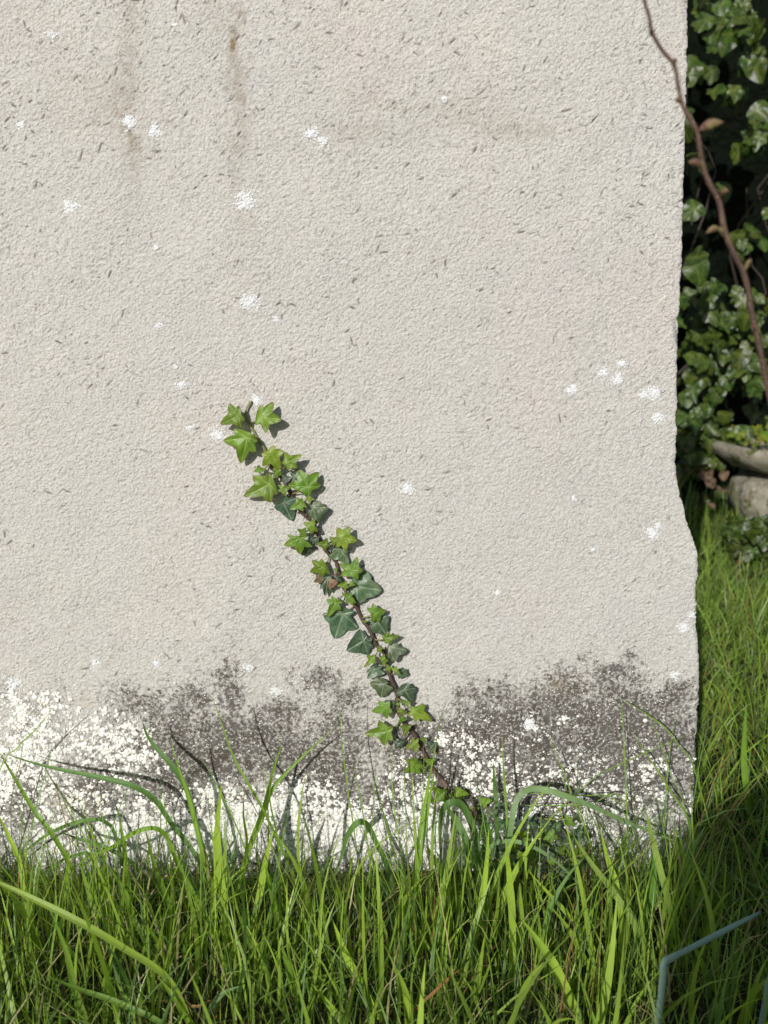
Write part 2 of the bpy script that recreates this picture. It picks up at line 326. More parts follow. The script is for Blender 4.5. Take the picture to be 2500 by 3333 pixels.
# edge rounding
ed = np.clip(((xr[:, None] - X)) / (0.0045 + .003 * vnoise(nz, 1, 60, 1, 88)), 0, 1); H -= 0.0026 * (1 - np.sqrt(1 - (1 - ed) ** 2 + 1e-9))
fy = -H
loops = [np.stack([X, fy, Z], -1)]
TH = 0.085
side = []
for k, yv in enumerate(np.linspace(0.006, TH, 12)):
    jit = 0.0004 * vnoise(nz, 1, 200, 1, 100 + k)[:, 0]
    side.append(np.stack([xr - 0.0006 - 0.0010 * k / 12 + jit, np.full(nz, yv), zz], -1)[:, None])
backc = [np.stack([XL + u * (xr - XL), np.full(nz, TH + 0.002), zz], -1)[:, None] for u in np.linspace(0.97, 0.03, 12)]
left = [np.stack([np.full(nz, XL - 0.001), np.full(nz, yv), zz], -1)[:, None] for yv in np.linspace(TH, 0.006, 6)]
A = np.concatenate(loops + side + backc + left, 1); nc = A.shape[1]
extra = nc - nx
def ext(a): return np.concatenate([a, np.zeros((nz, extra))], 1)
idx = np.arange(nz * nc).reshape(nz, nc); nxt = np.roll(idx, -1, 1)
q = np.stack([idx[:-1], nxt[:-1], nxt[1:], idx[1:]], -1).reshape(-1, 4)
top = np.stack([np.full(1, 0)])
slab_root = empty('headstone', 'pale grey weathered stone slab filling most of the picture, white lichen round its foot', 'headstone', loc=(-0.08, 0.04, 0))
slab = mesh_obj('slab', A.reshape(-1, 3), q, M_STONE, None,
                {'algae': ext(alg).ravel(), 'lich': ext(lichc).ravel(), 'stain': ext(stain).ravel(), 'ochre': ext(ochre).ravel(), 'pit': ext(pitm).ravel()})
parented(slab, slab_root)
# top cap of the slab
tv = A[-1]; cc = tv.mean(0); cc[2] += 0.004
parented(mesh_obj('top_face', np.vstack([tv, cc]), [(k, (k + 1) % nc, nc) for k in range(nc)], M_STONE, smooth=False), slab_root)

# lichen granules: lumpy little cushions
def ico(sub):
    import bmesh
    bm = bmesh.new(); bmesh.ops.create_icosphere(bm, subdivisions=sub, radius=1)
    v = np.array([x.co[:] for x in bm.verts]); f = np.array([[x.index for x in fc.verts] for fc in bm.faces]); bm.free(); return v, f
IV, IF = ico(2)
TPL = []
for k in range(10):
    rr = np.random.default_rng(200 + k); d = IV.copy(); s = np.ones(len(d))
    for _ in range(6):
        c_ = rr.normal(size=3); c_ /= np.linalg.norm(c_); s += 0.30 * rr.uniform(-.5, 1) * np.exp(-((d - c_) ** 2).sum(1) / .35)
    TPL.append(d * s[:, None])
def granules(pts, rads, seed, flat=.6):
    rr = np.random.default_rng(seed); VV, FF = [], []
    for n, (p, q_) in enumerate(zip(pts, rads)):
        a = rr.uniform(0, 6.283); t = TPL[rr.integers(10)]; ca, sa = math.cos(a), math.sin(a)
        v = np.stack([t[:, 0] * ca - t[:, 2] * sa, t[:, 1] * flat * rr.uniform(.6, 1.2), t[:, 0] * sa + t[:, 2] * ca], -1) * q_ * np.array([rr.uniform(.75, 1.3), 1, rr.uniform(.75, 1.2)])
        VV.append(v + p); FF.append(IF + n * len(IV))
    return np.vstack(VV), np.vstack(FF)
def surf_y(x, z):
    i = int(np.clip((z - ZB) / (ZT - ZB) * (nz - 1), 0, nz - 1)); j = int(np.clip((x - XL) / (xr[i] - XL) * (nx - 1), 0, nx - 1)); return fy[i, j], i, j
pts, rads = [], []; r = np.random.default_rng(9)
clump = vnoise(nz, nx, 150, 120, 71) + .7 * vnoise(nz, nx, 330, 260, 72)
for k in range(170000):
    i = int(r.integers(int(0.045 / PIT), int(0.26 / PIT))); j = int(r.integers(3, nx - 3)); lv = lichc[i, j]
    pr = (max(0, lv - .12) ** 1.6) * (1.0 if clump[i, j] > 0.05 else .22)
    if r.random() > pr * .30: continue
    s = r.lognormal(math.log(0.00120), .42) * (0.75 + .35 * min(1, lv)); s = min(s, 0.0026)
    pts.append((X[i, j], fy[i, j] - s * .08, Z[i, j])); rads.append(s)
    if r.random() < .30:          # rosettes: small cushions crowding a larger one
        for _ in range(int(r.integers(3, 10))):
            a = r.uniform(0, 6.283); d = r.uniform(.8, 2.3) * max(s, .0011); q_ = s * r.uniform(.35, .8)
            y_, ii, jj = surf_y(X[i, j] + d * math.cos(a), Z[i, j] + d * math.sin(a))
            if X[i, j] + d * math.cos(a) < xr[ii] - .001: pts.append((X[i, j] + d * math.cos(a), y_ - q_ * .08, Z[i, j] + d * math.sin(a))); rads.append(q_)
for k in range(9000):         # fine specks through the whole stained band
    i = int(r.integers(int(0.10 / PIT), int(0.30 / PIT))); j = int(r.integers(3, nx - 3))
    if r.random() > (max(0, lichc[i, j]) + .35 * max(0, alg[i, j])) * (.9 if clump[i, j] > 0 else .35): continue
    pts.append((X[i, j], fy[i, j], Z[i, j])); rads.append(r.uniform(.0003, .0008))
gv, gf = granules(pts, rads, 1, .5)
print('granules', len(pts))
parented(mesh_obj('lichen_crust', gv, gf, M_LICH), slab_root)
# single lichen spots higher up
SPOTS = [(168, 108, 16), (65, 402, 16), (424, 398, 26), (502, 428, 22), (570, 82, 9), (1012, 440, 24), (1050, 462, 20), (226, 670, 27), (795, 648, 36), (508, 806, 11), (812, 985, 36), (898, 1038, 12), (518, 1062, 12), (592, 1253, 18),
         (575, 1195, 9), (620, 1392, 13), (706, 1420, 28), (840, 1305, 24), (1332, 1593, 28), (1445, 322, 12), (2028, 1183, 17), (1962, 1212, 22), (2010, 1240, 22), (1865, 1270, 24), (2130, 1280, 28), (2100, 1285, 18), (2145, 1360, 24), (2125, 1735, 24), (2145, 1712, 14),
         (2222, 2040, 22), (2255, 2005, 14), (1620, 1928, 12), (306, 2160, 17), (512, 2162, 15), (805, 2170, 18), (900, 2250, 22), (50, 2230, 30), (2190, 2200, 16), (1720, 2350, 28), (1868, 1625, 8), (1930, 1790, 9)]
for n, (sx, sy, sr) in enumerate(SPOTS):
    r = np.random.default_rng(500 + n); P0, S0 = [], []
    sub = [(r.normal() * sr * .28, r.normal() * sr * .24, sr * r.uniform(.35, .6)) for _ in range(5)]
    for k in range(int(12 + sr * sr * .24)):
        c_ = sub[r.integers(5)]; a = r.uniform(0, 6.283); d = c_[2] * math.sqrt(r.random()) * r.choice([1, 1, 1.3, 2.1])
        p = unp(sx + c_[0] + d * math.cos(a), sy + c_[1] + d * math.sin(a) * .85, 0); y_, i, j = surf_y(p[0], p[2])
        s = r.uniform(.0005, .0010) * (1.5 if d < c_[2] * .5 else 1); P0.append((p[0], y_ + s * .05, p[2])); S0.append(s)
    v, f = granules(P0, S0, 600 + n, .45)
    parented(mesh_obj('lichen_spot', v, f, M_LICHW), slab_root)

# ---------------------------------------------------------------- ivy leaves
def leaf_outline(C, tips, sinus=0.56, n=72, bulge=0.15, notch=0.28):
    """closed outline round the vein junction C through the lobe tips; the gap last->first holds the leaf stalk"""
    C = np.array(C, float); T = [np.array(t, float) for t in tips]; out = []; seg = max(5, n // (2 * len(T)))
    L = max(np.linalg.norm(t - C) for t in T)
    for k in range(len(T)):
        A_, B_ = T[k], T[(k + 1) % len(T)]; va, vb = A_ - C, B_ - C; ra, rb = np.linalg.norm(va), np.linalg.norm(vb)
        last = k == len(T) - 1
        aa, ab = math.atan2(va[1], va[0]), math.atan2(vb[1], vb[0]); d = (ab - aa + math.pi) % (2 * math.pi) - math.pi
        if last:
            # go the way that completes the turn
            tot = 0
            for m in range(len(T) - 1):
                x1 = math.atan2(*(T[m] - C)[::-1]); x2 = math.atan2(*(T[m + 1] - C)[::-1]); tot += (x2 - x1 + math.pi) % (2 * math.pi) - math.pi
            d = (1 if tot > 0 else -1) * 2 * math.pi - tot
            if abs(d) > 2 * math.pi: d = math.copysign(1.0, d)
        wide = min(1.0, abs(d) / 2.2)
        rs = (notch if last else (1 - (1 - sinus) * (0.55 + .6 * wide))) * min(1.3 * min(ra, rb), (ra + rb) / 2)
        am = aa + d / 2; S = C + rs * np.array([math.cos(am), math.sin(am)])
        for (p, q_, rp) in ((A_, S, ra), (S, B_, rb)):
            m_ = (p + q_) / 2; o_ = m_ - C; lo = np.linalg.norm(o_) + 1e-9
            ctrl = m_ + o_ / lo * bulge * rp * (1.5 if last else 1.0)
            for t in np.linspace(0, 1, seg, endpoint=False): out.append((1 - t) ** 2 * p + 2 * t * (1 - t) * ctrl + t * t * q_)
    return np.array(out)

def leaf_mesh2d(C, tips, rings=7, sinus=.56, n=72, notch=.28, veinw=0.035):
    O = leaf_outline(C, tips, sinus, n, notch=notch); C = np.array(C, float); m = len(O)
    fr = (np.arange(1, rings + 1) / rings) ** .85
    V = [C] ; rim = [0.0]
    for f in fr:
        for o_ in O: V.append(C + (o_ - C) * f); rim.append(f)
    V = np.array(V); rim = np.array(rim)
    Fq = [(0, 1 + k, 1 + (k + 1) % m) for k in range(m)]
    for a in range(rings - 1):
        for k in range(m): Fq.append((1 + a * m + k, 1 + (a + 1) * m + k, 1 + (a + 1) * m + (k + 1) % m, 1 + a * m + (k + 1) % m))
    L = max(np.linalg.norm(np.array(t) - C) for t in tips); vein = np.zeros(len(V)); side_ = np.full(len(V), 9e9)
    for t in tips:
        d = np.array(t, float) - C; ln = np.linalg.norm(d); d /= ln; rel = V - C; al_ = rel @ d; pe = np.abs(rel @ np.array([-d[1], d[0]]))
        wv = L * veinw * np.clip(1.15 - al_ / ln, .15, 1); v = np.exp(-(pe / wv) ** 2) * (al_ > -L * .02) * (al_ < ln * .96)
        vein = np.maximum(vein, v)
        sp = np.abs(((al_ - .75 * pe) / ln * 4.2) % 1 - .5); vein = np.maximum(vein, .33 * np.exp(-((0.5 - sp) / .10) ** 2) * (pe < .3 * ln) * (al_ > 0) * (al_ < ln * .8) )
        side_ = np.minimum(side_, np.where(al_ > 0, pe, np.linalg.norm(rel, axis=1)))
    return V, Fq, vein, rim, side_ / L, L

def traced_leaf(crop, C, tips, kind, y0, root, stem=None, tilt=0.14, seed=0, name='leaf'):
    rr = np.random.default_rng(seed); Cp = cp(crop, C); Tp = [cp(crop, t) for t in tips]
    sinus = .53 if kind == 'y' else .70
    V, Fq, vein, rim, sd, L = leaf_mesh2d(Cp, Tp, sinus=sinus, notch=.42 if kind == 'y' else .5)
    u = (V - np.array(Cp)); m_ = 0.00029; tx, tz = rr.normal(0, tilt, 2); cur = rr.uniform(-.1, .35)
    yy = y0 + (u[:, 0] * tx + u[:, 1] * tz) * m_ - m_ * L * (.22 * np.minimum(sd, .6)) + cur * m_ * (u ** 2).sum(1) / L
    yy += m_ * L * .035 * np.sin(u[:, 0] / L * 9 + seed) * np.cos(u[:, 1] / L * 8)
    P3 = np.array([unp(V[i, 0], V[i, 1], min(yy[i], -0.0032)) for i in range(len(V))])
    tn = np.array([1, 1, 1.0]) * rr.uniform(.85, 1.15) * np.array([rr.uniform(.85, 1.2), 1, rr.uniform(.8, 1.2)])
    if kind == 'y' and rr.random() < .3: tn *= np.array([1.35, 1.2, 1.3])
    if kind == 'o': tn *= rr.uniform(.8, 1.7)
    M = {'y': M_YOUNG, 'o': M_OLD, 'd': M_DRY, 'h': M_CORM}[kind]
    o = mesh_obj(name, P3, Fq, M, None, {'vein': vein, 'rim': rim, 'tint': np.tile(tn, (len(V), 1))})
    if root: parented(o, root)
    if stem is not None:
        c3_ = P3[0]; d = np.linalg.norm(stem - c3_, axis=1); k = int(np.argmin(d))
        if d[k] > .003:
            a_, b_ = c3_ + np.array([0, .0006, 0]), stem[k]; mm = (a_ + b_) / 2 + np.array([0, .001, -.0015])
            pv, pf = tube(smoothpath([a_, mm, b_], 7), np.linspace(.0006, .0008, 7), 6)
            col = (0.22, 0.24, 0.07) if kind == 'y' else (0.16, 0.10, 0.07)
            pt = mesh_obj('leaf_stalk', pv, pf, M_VINE, None, {'tint': np.tile(col, (len(pv), 1))}); pt.parent = o
    return o

vine_root = empty('ivy_vine', 'ivy stem with green and dark leaves climbing diagonally up the stone face', 'ivy', loc=tuple(unp(1530, 2720, -.01)))
SP = [cp('c1', p) for p in [(560, 180), (505, 270), (512, 380), (600, 540), (650, 620), (720, 740), (770, 900), (880, 1010), (970, 1160), (1080, 1360), (1200, 1480), (1270, 1620), (1350, 1780)]]
SP += [cp('c2', p) for p in [(560, 170), (640, 260), (680, 400), (740, 560), (850, 720), (920, 870), (1010, 1000), (1070, 1150), (1175, 1260), (1195, 1400), (1240, 1530), (1300, 1690)]]
SP += [cp('c3', p) for p in [(400, 220), (450, 320), (520, 400), (570, 490), (625, 600), (690, 690), (770, 780), (860, 870), (940, 960), (1010, 1060), (1060, 1200)]]
SPW = np.array([unp(p[0], p[1], -.0032 - .0012 * math.sin(k * 1.7)) for k, p in enumerate(SP)])
SW = smoothpath(SPW, 190)
tt = np.linspace(0, 1, 190); rad = np.interp(tt, [0, .1, .3, .6, 1], [.0009, .0013, .0017, .0020, .0024])
for _k in range(190):
    rad[_k] *= 1 + .10 * math.sin(_k * .9) + .08 * math.sin(_k * 2.3)
pv, pf = tube(SW, rad, 9, .04)
ct = np.repeat(tt, 9); ct = np.concatenate([ct, [0, 1]]); cg = np.array([.26, .27, .09]); cb = np.array([.075, .045, .032])
mk = np.clip((ct - .07) / .16, 0, 1)[:, None]; cols = cg * (1 - mk) + cb * mk
cols = np.where((ct > .86)[:, None], np.array([.20, .13, .10]), cols)
parented(mesh_obj('stem', pv, pf, M_VINE, None, {'tint': cols}), vine_root)
# aerial rootlets along the stem
rv, rf = [], []; r = np.random.default_rng(4); off = 0
for k in range(150):
    i = int(r.integers(25, 186)); a = SW[i]; d = np.array([r.normal(), 0, r.normal()]); d /= np.linalg.norm(d); e = a + d * r.uniform(.002, .006); e[1] = -.0004
    v, f = tube(smoothpath([a, (a + e) / 2 + r.normal(0, .0005, 3), e], 4), .00022, 4); rv.append(v); rf += [[x + off for x in ff] for ff in f]; off += len(v)
parented(mesh_obj('rootlets', np.vstack(rv), rf, M_VINE, None, {'tint': np.tile((.12, .08, .055), (off, 1))}), vine_root)

LEAVES = [
 ('c1', (405, 345), [(430, 235), (320, 208), (220, 435), (445, 470), (488, 395)], 'y'),
 ('c1', (660, 360), [(605, 445), (650, 225), (793, 190), (887, 390), (712, 532)], 'y'),
 ('c1', (510, 575), [(375, 482), (253, 610), (445, 858), (608, 728), (625, 612)], 'y'),
 ('c1', (765, 740), [(800, 663), (908, 720), (875, 932), (675, 882), (667, 755)], 'y'),
 ('c1', (945, 855), [(885, 850), (915, 735), (1103, 765), (1050, 910), (960, 932)], 'y'),
 ('c1', (650, 935), [(580, 945), (630, 872), (720, 918), (655, 978)], 'y'),
 ('c1', (830, 940), [(798, 903), (890, 980), (795, 1028)], 'y'),
 ('c1', (755, 1080), [(750, 960), (578, 985), (472, 1215), (768, 1280), (840, 1190)], 'y'),
 ('c1', (1170, 1110), [(1312, 1095), (1288, 950), (1060, 918), (955, 1090), (1168, 1230)], 'y'),
 ('c1', (1040, 1000), [(975, 950), (1065, 915), (1115, 1105), (985, 1070)], 'o'),
 ('c1', (925, 1030), [(890, 985), (990, 1010), (912, 1075)], 'o'),
 ('c1', (895, 1140), [(845, 1088), (990, 1108), (922, 1208), (845, 1150)], 'y'),
 ('c1', (905, 1285), [(945, 1200), (1055, 1232), (1000, 1480), (804, 1328)], 'o'),
 ('c1', (1095, 1290), [(1160, 1335), (1105, 1228), (1050, 1222), (968, 1355), (1118, 1375)], 'y'),
 ('c1', (1180, 1240), [(1130, 1265), (1150, 1200), (1245, 1242), (1185, 1292)], 'y'),
 ('c1', (1225, 1335), [(1205, 1255), (1300, 1268), (1390, 1340), (1268, 1512), (1182, 1440)], 'o'),
 ('c1', (1190, 1540), [(1123, 1495), (1240, 1458), (1278, 1592), (1208, 1622)], 'y'),
 ('c1', (1110, 1610), [(1053, 1562), (1150, 1550), (1160, 1640), (1080, 1650)], 'y'),
 ('c1', (1075, 1665), [(1172, 1640), (1050, 1640), (950, 1622), (910, 1742), (1085, 1838), (1222, 1757)], 'y'),
 ('c1', (1160, 1745), [(1060, 1790), (1105, 1855), (1230, 1770)], 'o'),
 ('c1', (1240, 1685), [(1185, 1658), (1288, 1658), (1280, 1745)], 'o'),
 ('c2', (530, 78), [(428, 68), (547, 0), (582, 80), (512, 147)], 'y'),
 ('c1', (1530, 1660), [(1485, 1548), (1620, 1536), (1708, 1695), (1580, 1797), (1478, 1762)], 'y'),
 ('c1', (1440, 1690), [(1400, 1650), (1500, 1650), (1450, 1750)], 'y'),
 ('c2', (690, 122), [(770, 135), (788, 282), (560, 207), (605, 130)], 'o'),
 ('c2', (500, 315), [(488, 226), (383, 244), (361, 375), (490, 437), (575, 385)], 'y'),
 ('c2', (560, 425), [(498, 428), (468, 540), (525, 627), (588, 580), (600, 422)], 'o'),
 ('c2', (500, 440), [(430, 400), (405, 480), (470, 500), (510, 460)], 'd'),
 ('c2', (615, 480), [(575, 440), (570, 560), (610, 540), (665, 480)], 'd'),
 ('c2', (660, 450), [(620, 410), (715, 480), (640, 500)], 'o'),
 ('c2', (640, 350), [(620, 328), (662, 332), (640, 385)], 'y'),
 ('c2', (825, 355), [(876, 206), (934, 358), (882, 447), (693, 415), (680, 278)], 'y'),
 ('c2', (868, 530), [(830, 430), (967, 356), (1138, 575), (878, 710), (762, 590)], 'o'),
 ('c2', (735, 510), [(652, 520), (765, 463), (778, 545), (740, 577)], 'y'),
 ('c2', (812, 498), [(780, 535), (795, 463), (855, 512)], 'y'),
 ('c2', (790, 650), [(703, 590), (800, 600), (860, 708), (830, 737), (748, 712)], 'y'),
 ('c2', (635, 700), [(715, 700), (600, 627), (543, 670), (547, 868), (703, 778)], 'y'),
 ('c2', (715, 820), [(835, 800), (640, 785), (502, 820), (628, 1090), (880, 968)], 'o'),
 ('c2', (1065, 820), [(978, 760), (1040, 711), (1188, 785), (1112, 914), (1035, 917)], 'y'),
 ('c2', (1085, 900), [(972, 912), (1100, 850), (1208, 836), (1187, 1050), (985, 1024)], 'o'),
 ('c2', (955, 905), [(928, 917), (958, 885), (988, 905)], 'y'),
 ('c2', (940, 1110), [(975, 1055), (905, 983), (755, 1222), (990, 1260), (1042, 1178)], 'o'),
 ('c2', (1000, 1115), [(960, 1085), (1035, 1090), (1020, 1135)], 'o'),
 ('c2', (1180, 1095), [(1138, 1050), (1200, 1012), (1338, 1060), (1227, 1163), (1182, 1150)], 'y'),
 ('c2', (1225, 1180), [(1200, 1170), (1305, 1133), (1412, 1217), (1267, 1343), (1200, 1300)], 'o'),
 ('c2', (1112, 1205), [(1078, 1218), (1108, 1158), (1148, 1192), (1130, 1255)], 'y'),
 ('c2', (1040, 1315), [(975, 1263), (1060, 1258), (1070, 1362), (944, 1407)], 'y'),
 ('c2', (1160, 1315), [(1103, 1290), (1150, 1263), (1212, 1332), (1150, 1392)], 'y'),
 ('c2', (1060, 1415), [(1140, 1395), (1020, 1385), (968, 1450), (985, 1522), (1170, 1462)], 'o'),
 ('c2', (1208, 1410), [(1168, 1442), (1188, 1363), (1243, 1390), (1228, 1463)], 'y'),
 ('c2', (1285, 1420), [(1238, 1420), (1298, 1383), (1333, 1475)], 'y'),
 ('c2', (1330, 1450), [(1265, 1480), (1330, 1412), (1405, 1420), (1427, 1482), (1320, 1522)], 'o'),
 ('c2', (1150, 1580), [(1205, 1560), (1070, 1508), (1008, 1575), (1130, 1728), (1264, 1625)], 'o'),
 ('c2', (1385, 1645), [(1285, 1690), (1425, 1568), (1507, 1625), (1472, 1784)], 'o'),
 ('c2', (1190, 1835), [(1225, 1770), (1105, 1763), (1028, 1877), (1195, 1957), (1250, 1890)], 'y'),
 ('c2', (1312, 1800), [(1278, 1795), (1348, 1775), (1315, 1825)], 'y'),
 ('c2', (1400, 1790), [(1358, 1743), (1457, 1780), (1420, 1832)], 'y'),
 ('c2', (1340, 1872), [(1297, 1887), (1330, 1828), (1408, 1892), (1350, 1908)], 'y'),
 ('c2', (1240, 1800), [(1170, 1755), (1270, 1760), (1270, 1840)], 'o'),
 ('c3', (512, 240), [(475, 275), (490, 205), (583, 188), (640, 310), (520, 312)], 'y'),
 ('c3', (435, 290), [(428, 263), (468, 292), (403, 327)], 'y'),
 ('c3', (335, 375), [(372, 345), (280, 300), (180, 392), (317, 472), (370, 437)], 'y'),
 ('c3', (460, 355), [(420, 335), (498, 328), (450, 403)], 'y'),
 ('c3', (405, 460), [(372, 430), (455, 440), (395, 492)], 'o'),
 ('c3', (515, 455), [(500, 420), (545, 423), (553, 480), (530, 517), (450, 488)], 'y'),
 ('c3', (630, 480), [(605, 440), (655, 450), (655, 520), (615, 522)], 'o'),
 ('c3', (575, 430), [(550, 420), (600, 410), (590, 455)], 'y'),
 ('c3', (515, 600), [(462, 560), (520, 542), (583, 612), (555, 667), (443, 657)], 'y'),
 ('c3', (615, 582), [(578, 560), (664, 563), (640, 612), (600, 612)], 'y'),
 ('c3', (580, 640), [(560, 620), (590, 625), (575, 655)], 'y'),
 ('c3', (700, 805), [(640, 745), (738, 770), (742, 852), (628, 857)], 'y'),
 ('c3', (815, 785), [(785, 742), (888, 800), (820, 852), (780, 815)], 'y'),
 ('c3', (765, 812), [(745, 800), (785, 800), (770, 840)], 'y'),
 ('c3', (985, 850), [(945, 818), (1047, 838), (990, 893), (945, 870)], 'y'),
 ('c3', (940, 900), [(920, 880), (960, 885), (935, 915)], 'y'),
]
for n, (cr, C, tips, kd) in enumerate(LEAVES):
    rr = np.random.default_rng(900 + n)
    y0 = {'y': -.0145, 'o': -.0085, 'd': -.011}[kd] + rr.uniform(-.003, .002)
    lf = traced_leaf(cr, C, tips, kd, y0, vine_root, SW, .13, 900 + n)
    if kd == 'd': lf['label'] = 'withered brown leaf scrap on the vine'

gi = empty('ground_ivy', 'low ivy shoot with dark veined leaves in the grass by the stone foot', 'ivy', loc=tuple(unp(1690, 2800, -.03)))
gs = smoothpath([unp(*cp('c3', p), y) for p, y in [((1240, 1300), -.03), ((1250, 1150), -.035), ((1180, 1050), -.03), ((1020, 960), -.02)]], 30)
gs2 = smoothpath([unp(*cp('c3', p), y) for p, y in [((1330, 1290), -.03), ((1340, 1150), -.04), ((1345, 1010), -.035), ((1350, 960), -.03)]], 30)
for s_ in (gs, gs2):
    pv, pf = tube(s_, .0011, 6); parented(mesh_obj('stem', pv, pf, M_VINE, None, {'tint': np.tile((.10, .065, .045), (len(pv), 1))}), gi)
GL = [((1325, 1000), [(1285, 1005), (1282, 950), (1335, 932), (1345, 985)], 'o'), ((1352, 1008), [(1370, 962), (1442, 988), (1400, 1032), (1358, 1018)], 'o'), ((1340, 1062), [(1308, 1045), (1350, 1030), (1388, 1042), (1380, 1092), (1318, 1100)], 'o'),
      ((1345, 1130), [(1325, 1110), (1370, 1105), (1362, 1155), (1330, 1160)], 'o'), ((1245, 1070), [(1215, 1050), (1280, 1045), (1275, 1085), (1225, 1110)], 'y'), ((1160, 1100), [(1100, 1060), (1190, 1060), (1220, 1120), (1130, 1150)], 'o'),
      ((1560, 970), [(1530, 935), (1590, 960), (1605, 1020), (1545, 1015)], 'y'), ((1420, 1110), [(1390, 1080), (1460, 1090), (1440, 1160), (1395, 1150)], 'y'), ((1335, 1320), [(1290, 1280), (1380, 1290), (1370, 1360), (1310, 1370)], 'o'),
      ((1490, 1330), [(1440, 1290), (1560, 1300), (1600, 1390), (1480, 1400)], 'o'), ((1250, 1290), [(1200, 1240), (1290, 1250), (1290, 1330), (1220, 1350)], 'o'), ((820, 1240), [(760, 1190), (870, 1180), (880, 1270), (800, 1290)], 'o'),
      ((1040, 930), [(1000, 890), (1080, 900), (1060, 960), (1000, 950)], 'o'), ((1180, 1160), [(1150, 1120), (1230, 1130), (1220, 1190)], 'y'), ((1500, 1180), [(1460, 1150), (1540, 1150), (1530, 1210), (1470, 1220)], 'y'), ((1110, 1010), [(1070, 980), (1150, 985), (1140, 1040), (1080, 1050)], 'o')]
_g = np.random.default_rng(5)
for k in range(26):           # fuller tuft at the foot, spreading right
    c_ = np.array([_g.uniform(1010, 1680), 0.0]); c_[1] = 1030 + .12 * (c_[0] - 1010) + _g.uniform(-70, 190); a0 = _g.uniform(0, 6.283); q_ = _g.uniform(34, 68)
    GL.append((tuple(c_), [tuple(c_ + q_ * l_ * np.array([math.cos(a0 + t_), math.sin(a0 + t_)])) for t_, l_ in ((-2.1, .7), (-1.05, .9), (0, 1.15), (1.05, .9), (2.1, .7))], 'o' if _g.random() < .65 else 'y'))
for n, (C, tips, kd) in enumerate(GL):
    traced_leaf('c3', C, tips, kd, -.035 - .006 * (n % 5), gi, np.vstack([gs, gs2]) if n < 7 else None, .35, 1200 + n)
dl = traced_leaf('c4', (690, 430), [(640, 390), (700, 410), (718, 440), (650, 450)], 'd', -.02, None, None, .4, 1300, 'dead_leaf'); tag(dl, 'small tan dead leaf caught below the vine at the foot of the stone', 'dead leaf', 'dead leaves by the stone')
dl = traced_leaf('c4', (650, 1050), [(640, 985), (668, 1000), (672, 1110), (632, 1100)], 'd', -.04, None, None, .4, 1301, 'dead_leaf'); tag(dl, 'curled brown dead leaf standing in grass under the arching broad blades', 'dead leaf', 'dead leaves by the stone')

# ---------------------------------------------------------------- grass
G1 = np.array([.28, .41, .050]); G2 = np.array([.085, .18, .028]); G3 = np.array([.15, .28, .10]); GS = np.array([.46, .37, .20]); GR = np.array([.26, .085, .05])
def field_blades(x, y, h, wd, lean, az, droop, seg, cols, seed):
    """n ribbons at once; az = azimuth of the lean, droop adds a bend over at the tip"""
    n = len(x); t = np.linspace(0, 1, seg + 1)[None, :]
    out = lean[:, None] * (t ** 1.4) + droop[:, None] * t ** 3
    up_ = h[:, None] * (t - 0.45 * (droop / np.maximum(h, 1e-4))[:, None].clip(0, 1.4) * t ** 3)
    rr = np.random.default_rng(seed); saz = az + rr.normal(0, .25, n); cx_ = np.cos(az)[:, None] * out; cy_ = np.sin(az)[:, None] * out
    wobx = rr.normal(0, .035, n)[:, None] * h[:, None] * np.sin(t * 3.14); 
    px_ = x[:, None] + cx_ + wobx; py_ = y[:, None] + cy_ ; pz_ = up_ - .004
    wa = rr.uniform(0, 6.283, n); ws = wd[:, None] * np.clip(1.0 - t ** 2.2, .04, 1) * np.clip(.55 + 2.5 * t, 0, 1) / 2
    tw = wa[:, None] + rr.normal(0, .8, n)[:, None] * t
    ox, oy = np.cos(tw) * ws, np.sin(tw) * ws
    Lp = np.stack([px_ - ox, py_ - oy, pz_], -1); Rp = np.stack([px_ + ox, py_ + oy, pz_], -1)
    V = np.stack([Lp, Rp], 2).reshape(-1, 3)
    base = (np.arange(n) * (seg + 1) * 2)[:, None]; k = np.arange(seg)[None, :] * 2
    Fq = np.stack([base + k, base + k + 1, base + k + 3, base + k + 2], -1).reshape(-1, 4)
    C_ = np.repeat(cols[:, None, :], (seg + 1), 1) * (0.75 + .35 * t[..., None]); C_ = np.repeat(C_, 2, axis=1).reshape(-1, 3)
    ac = np.tile([0., .1], n * (seg + 1))
    return V, Fq, C_, ac
def tints(n, r, straw=.05, red=.02, fresh=.45):
    m = np.clip(r.normal(fresh, .3, n), 0, 1)[:, None]; c_ = G2 * (1 - m) + G1 * m; k = r.random(n)
    c_[k < straw] = GS * r.uniform(.6, 1.1, ((k < straw).sum(), 1)); c_[(k > straw) & (k < straw + red)] = GR
    q_ = r.random(n) < .12; c_[q_] = G3
    return c_ * r.uniform(.75, 1.2, (n, 1))
def inside_slab(x, y): return (x > XL - .01) & (x < 0.305) & (y > -.006) & (y < TH + .01)
parts = []
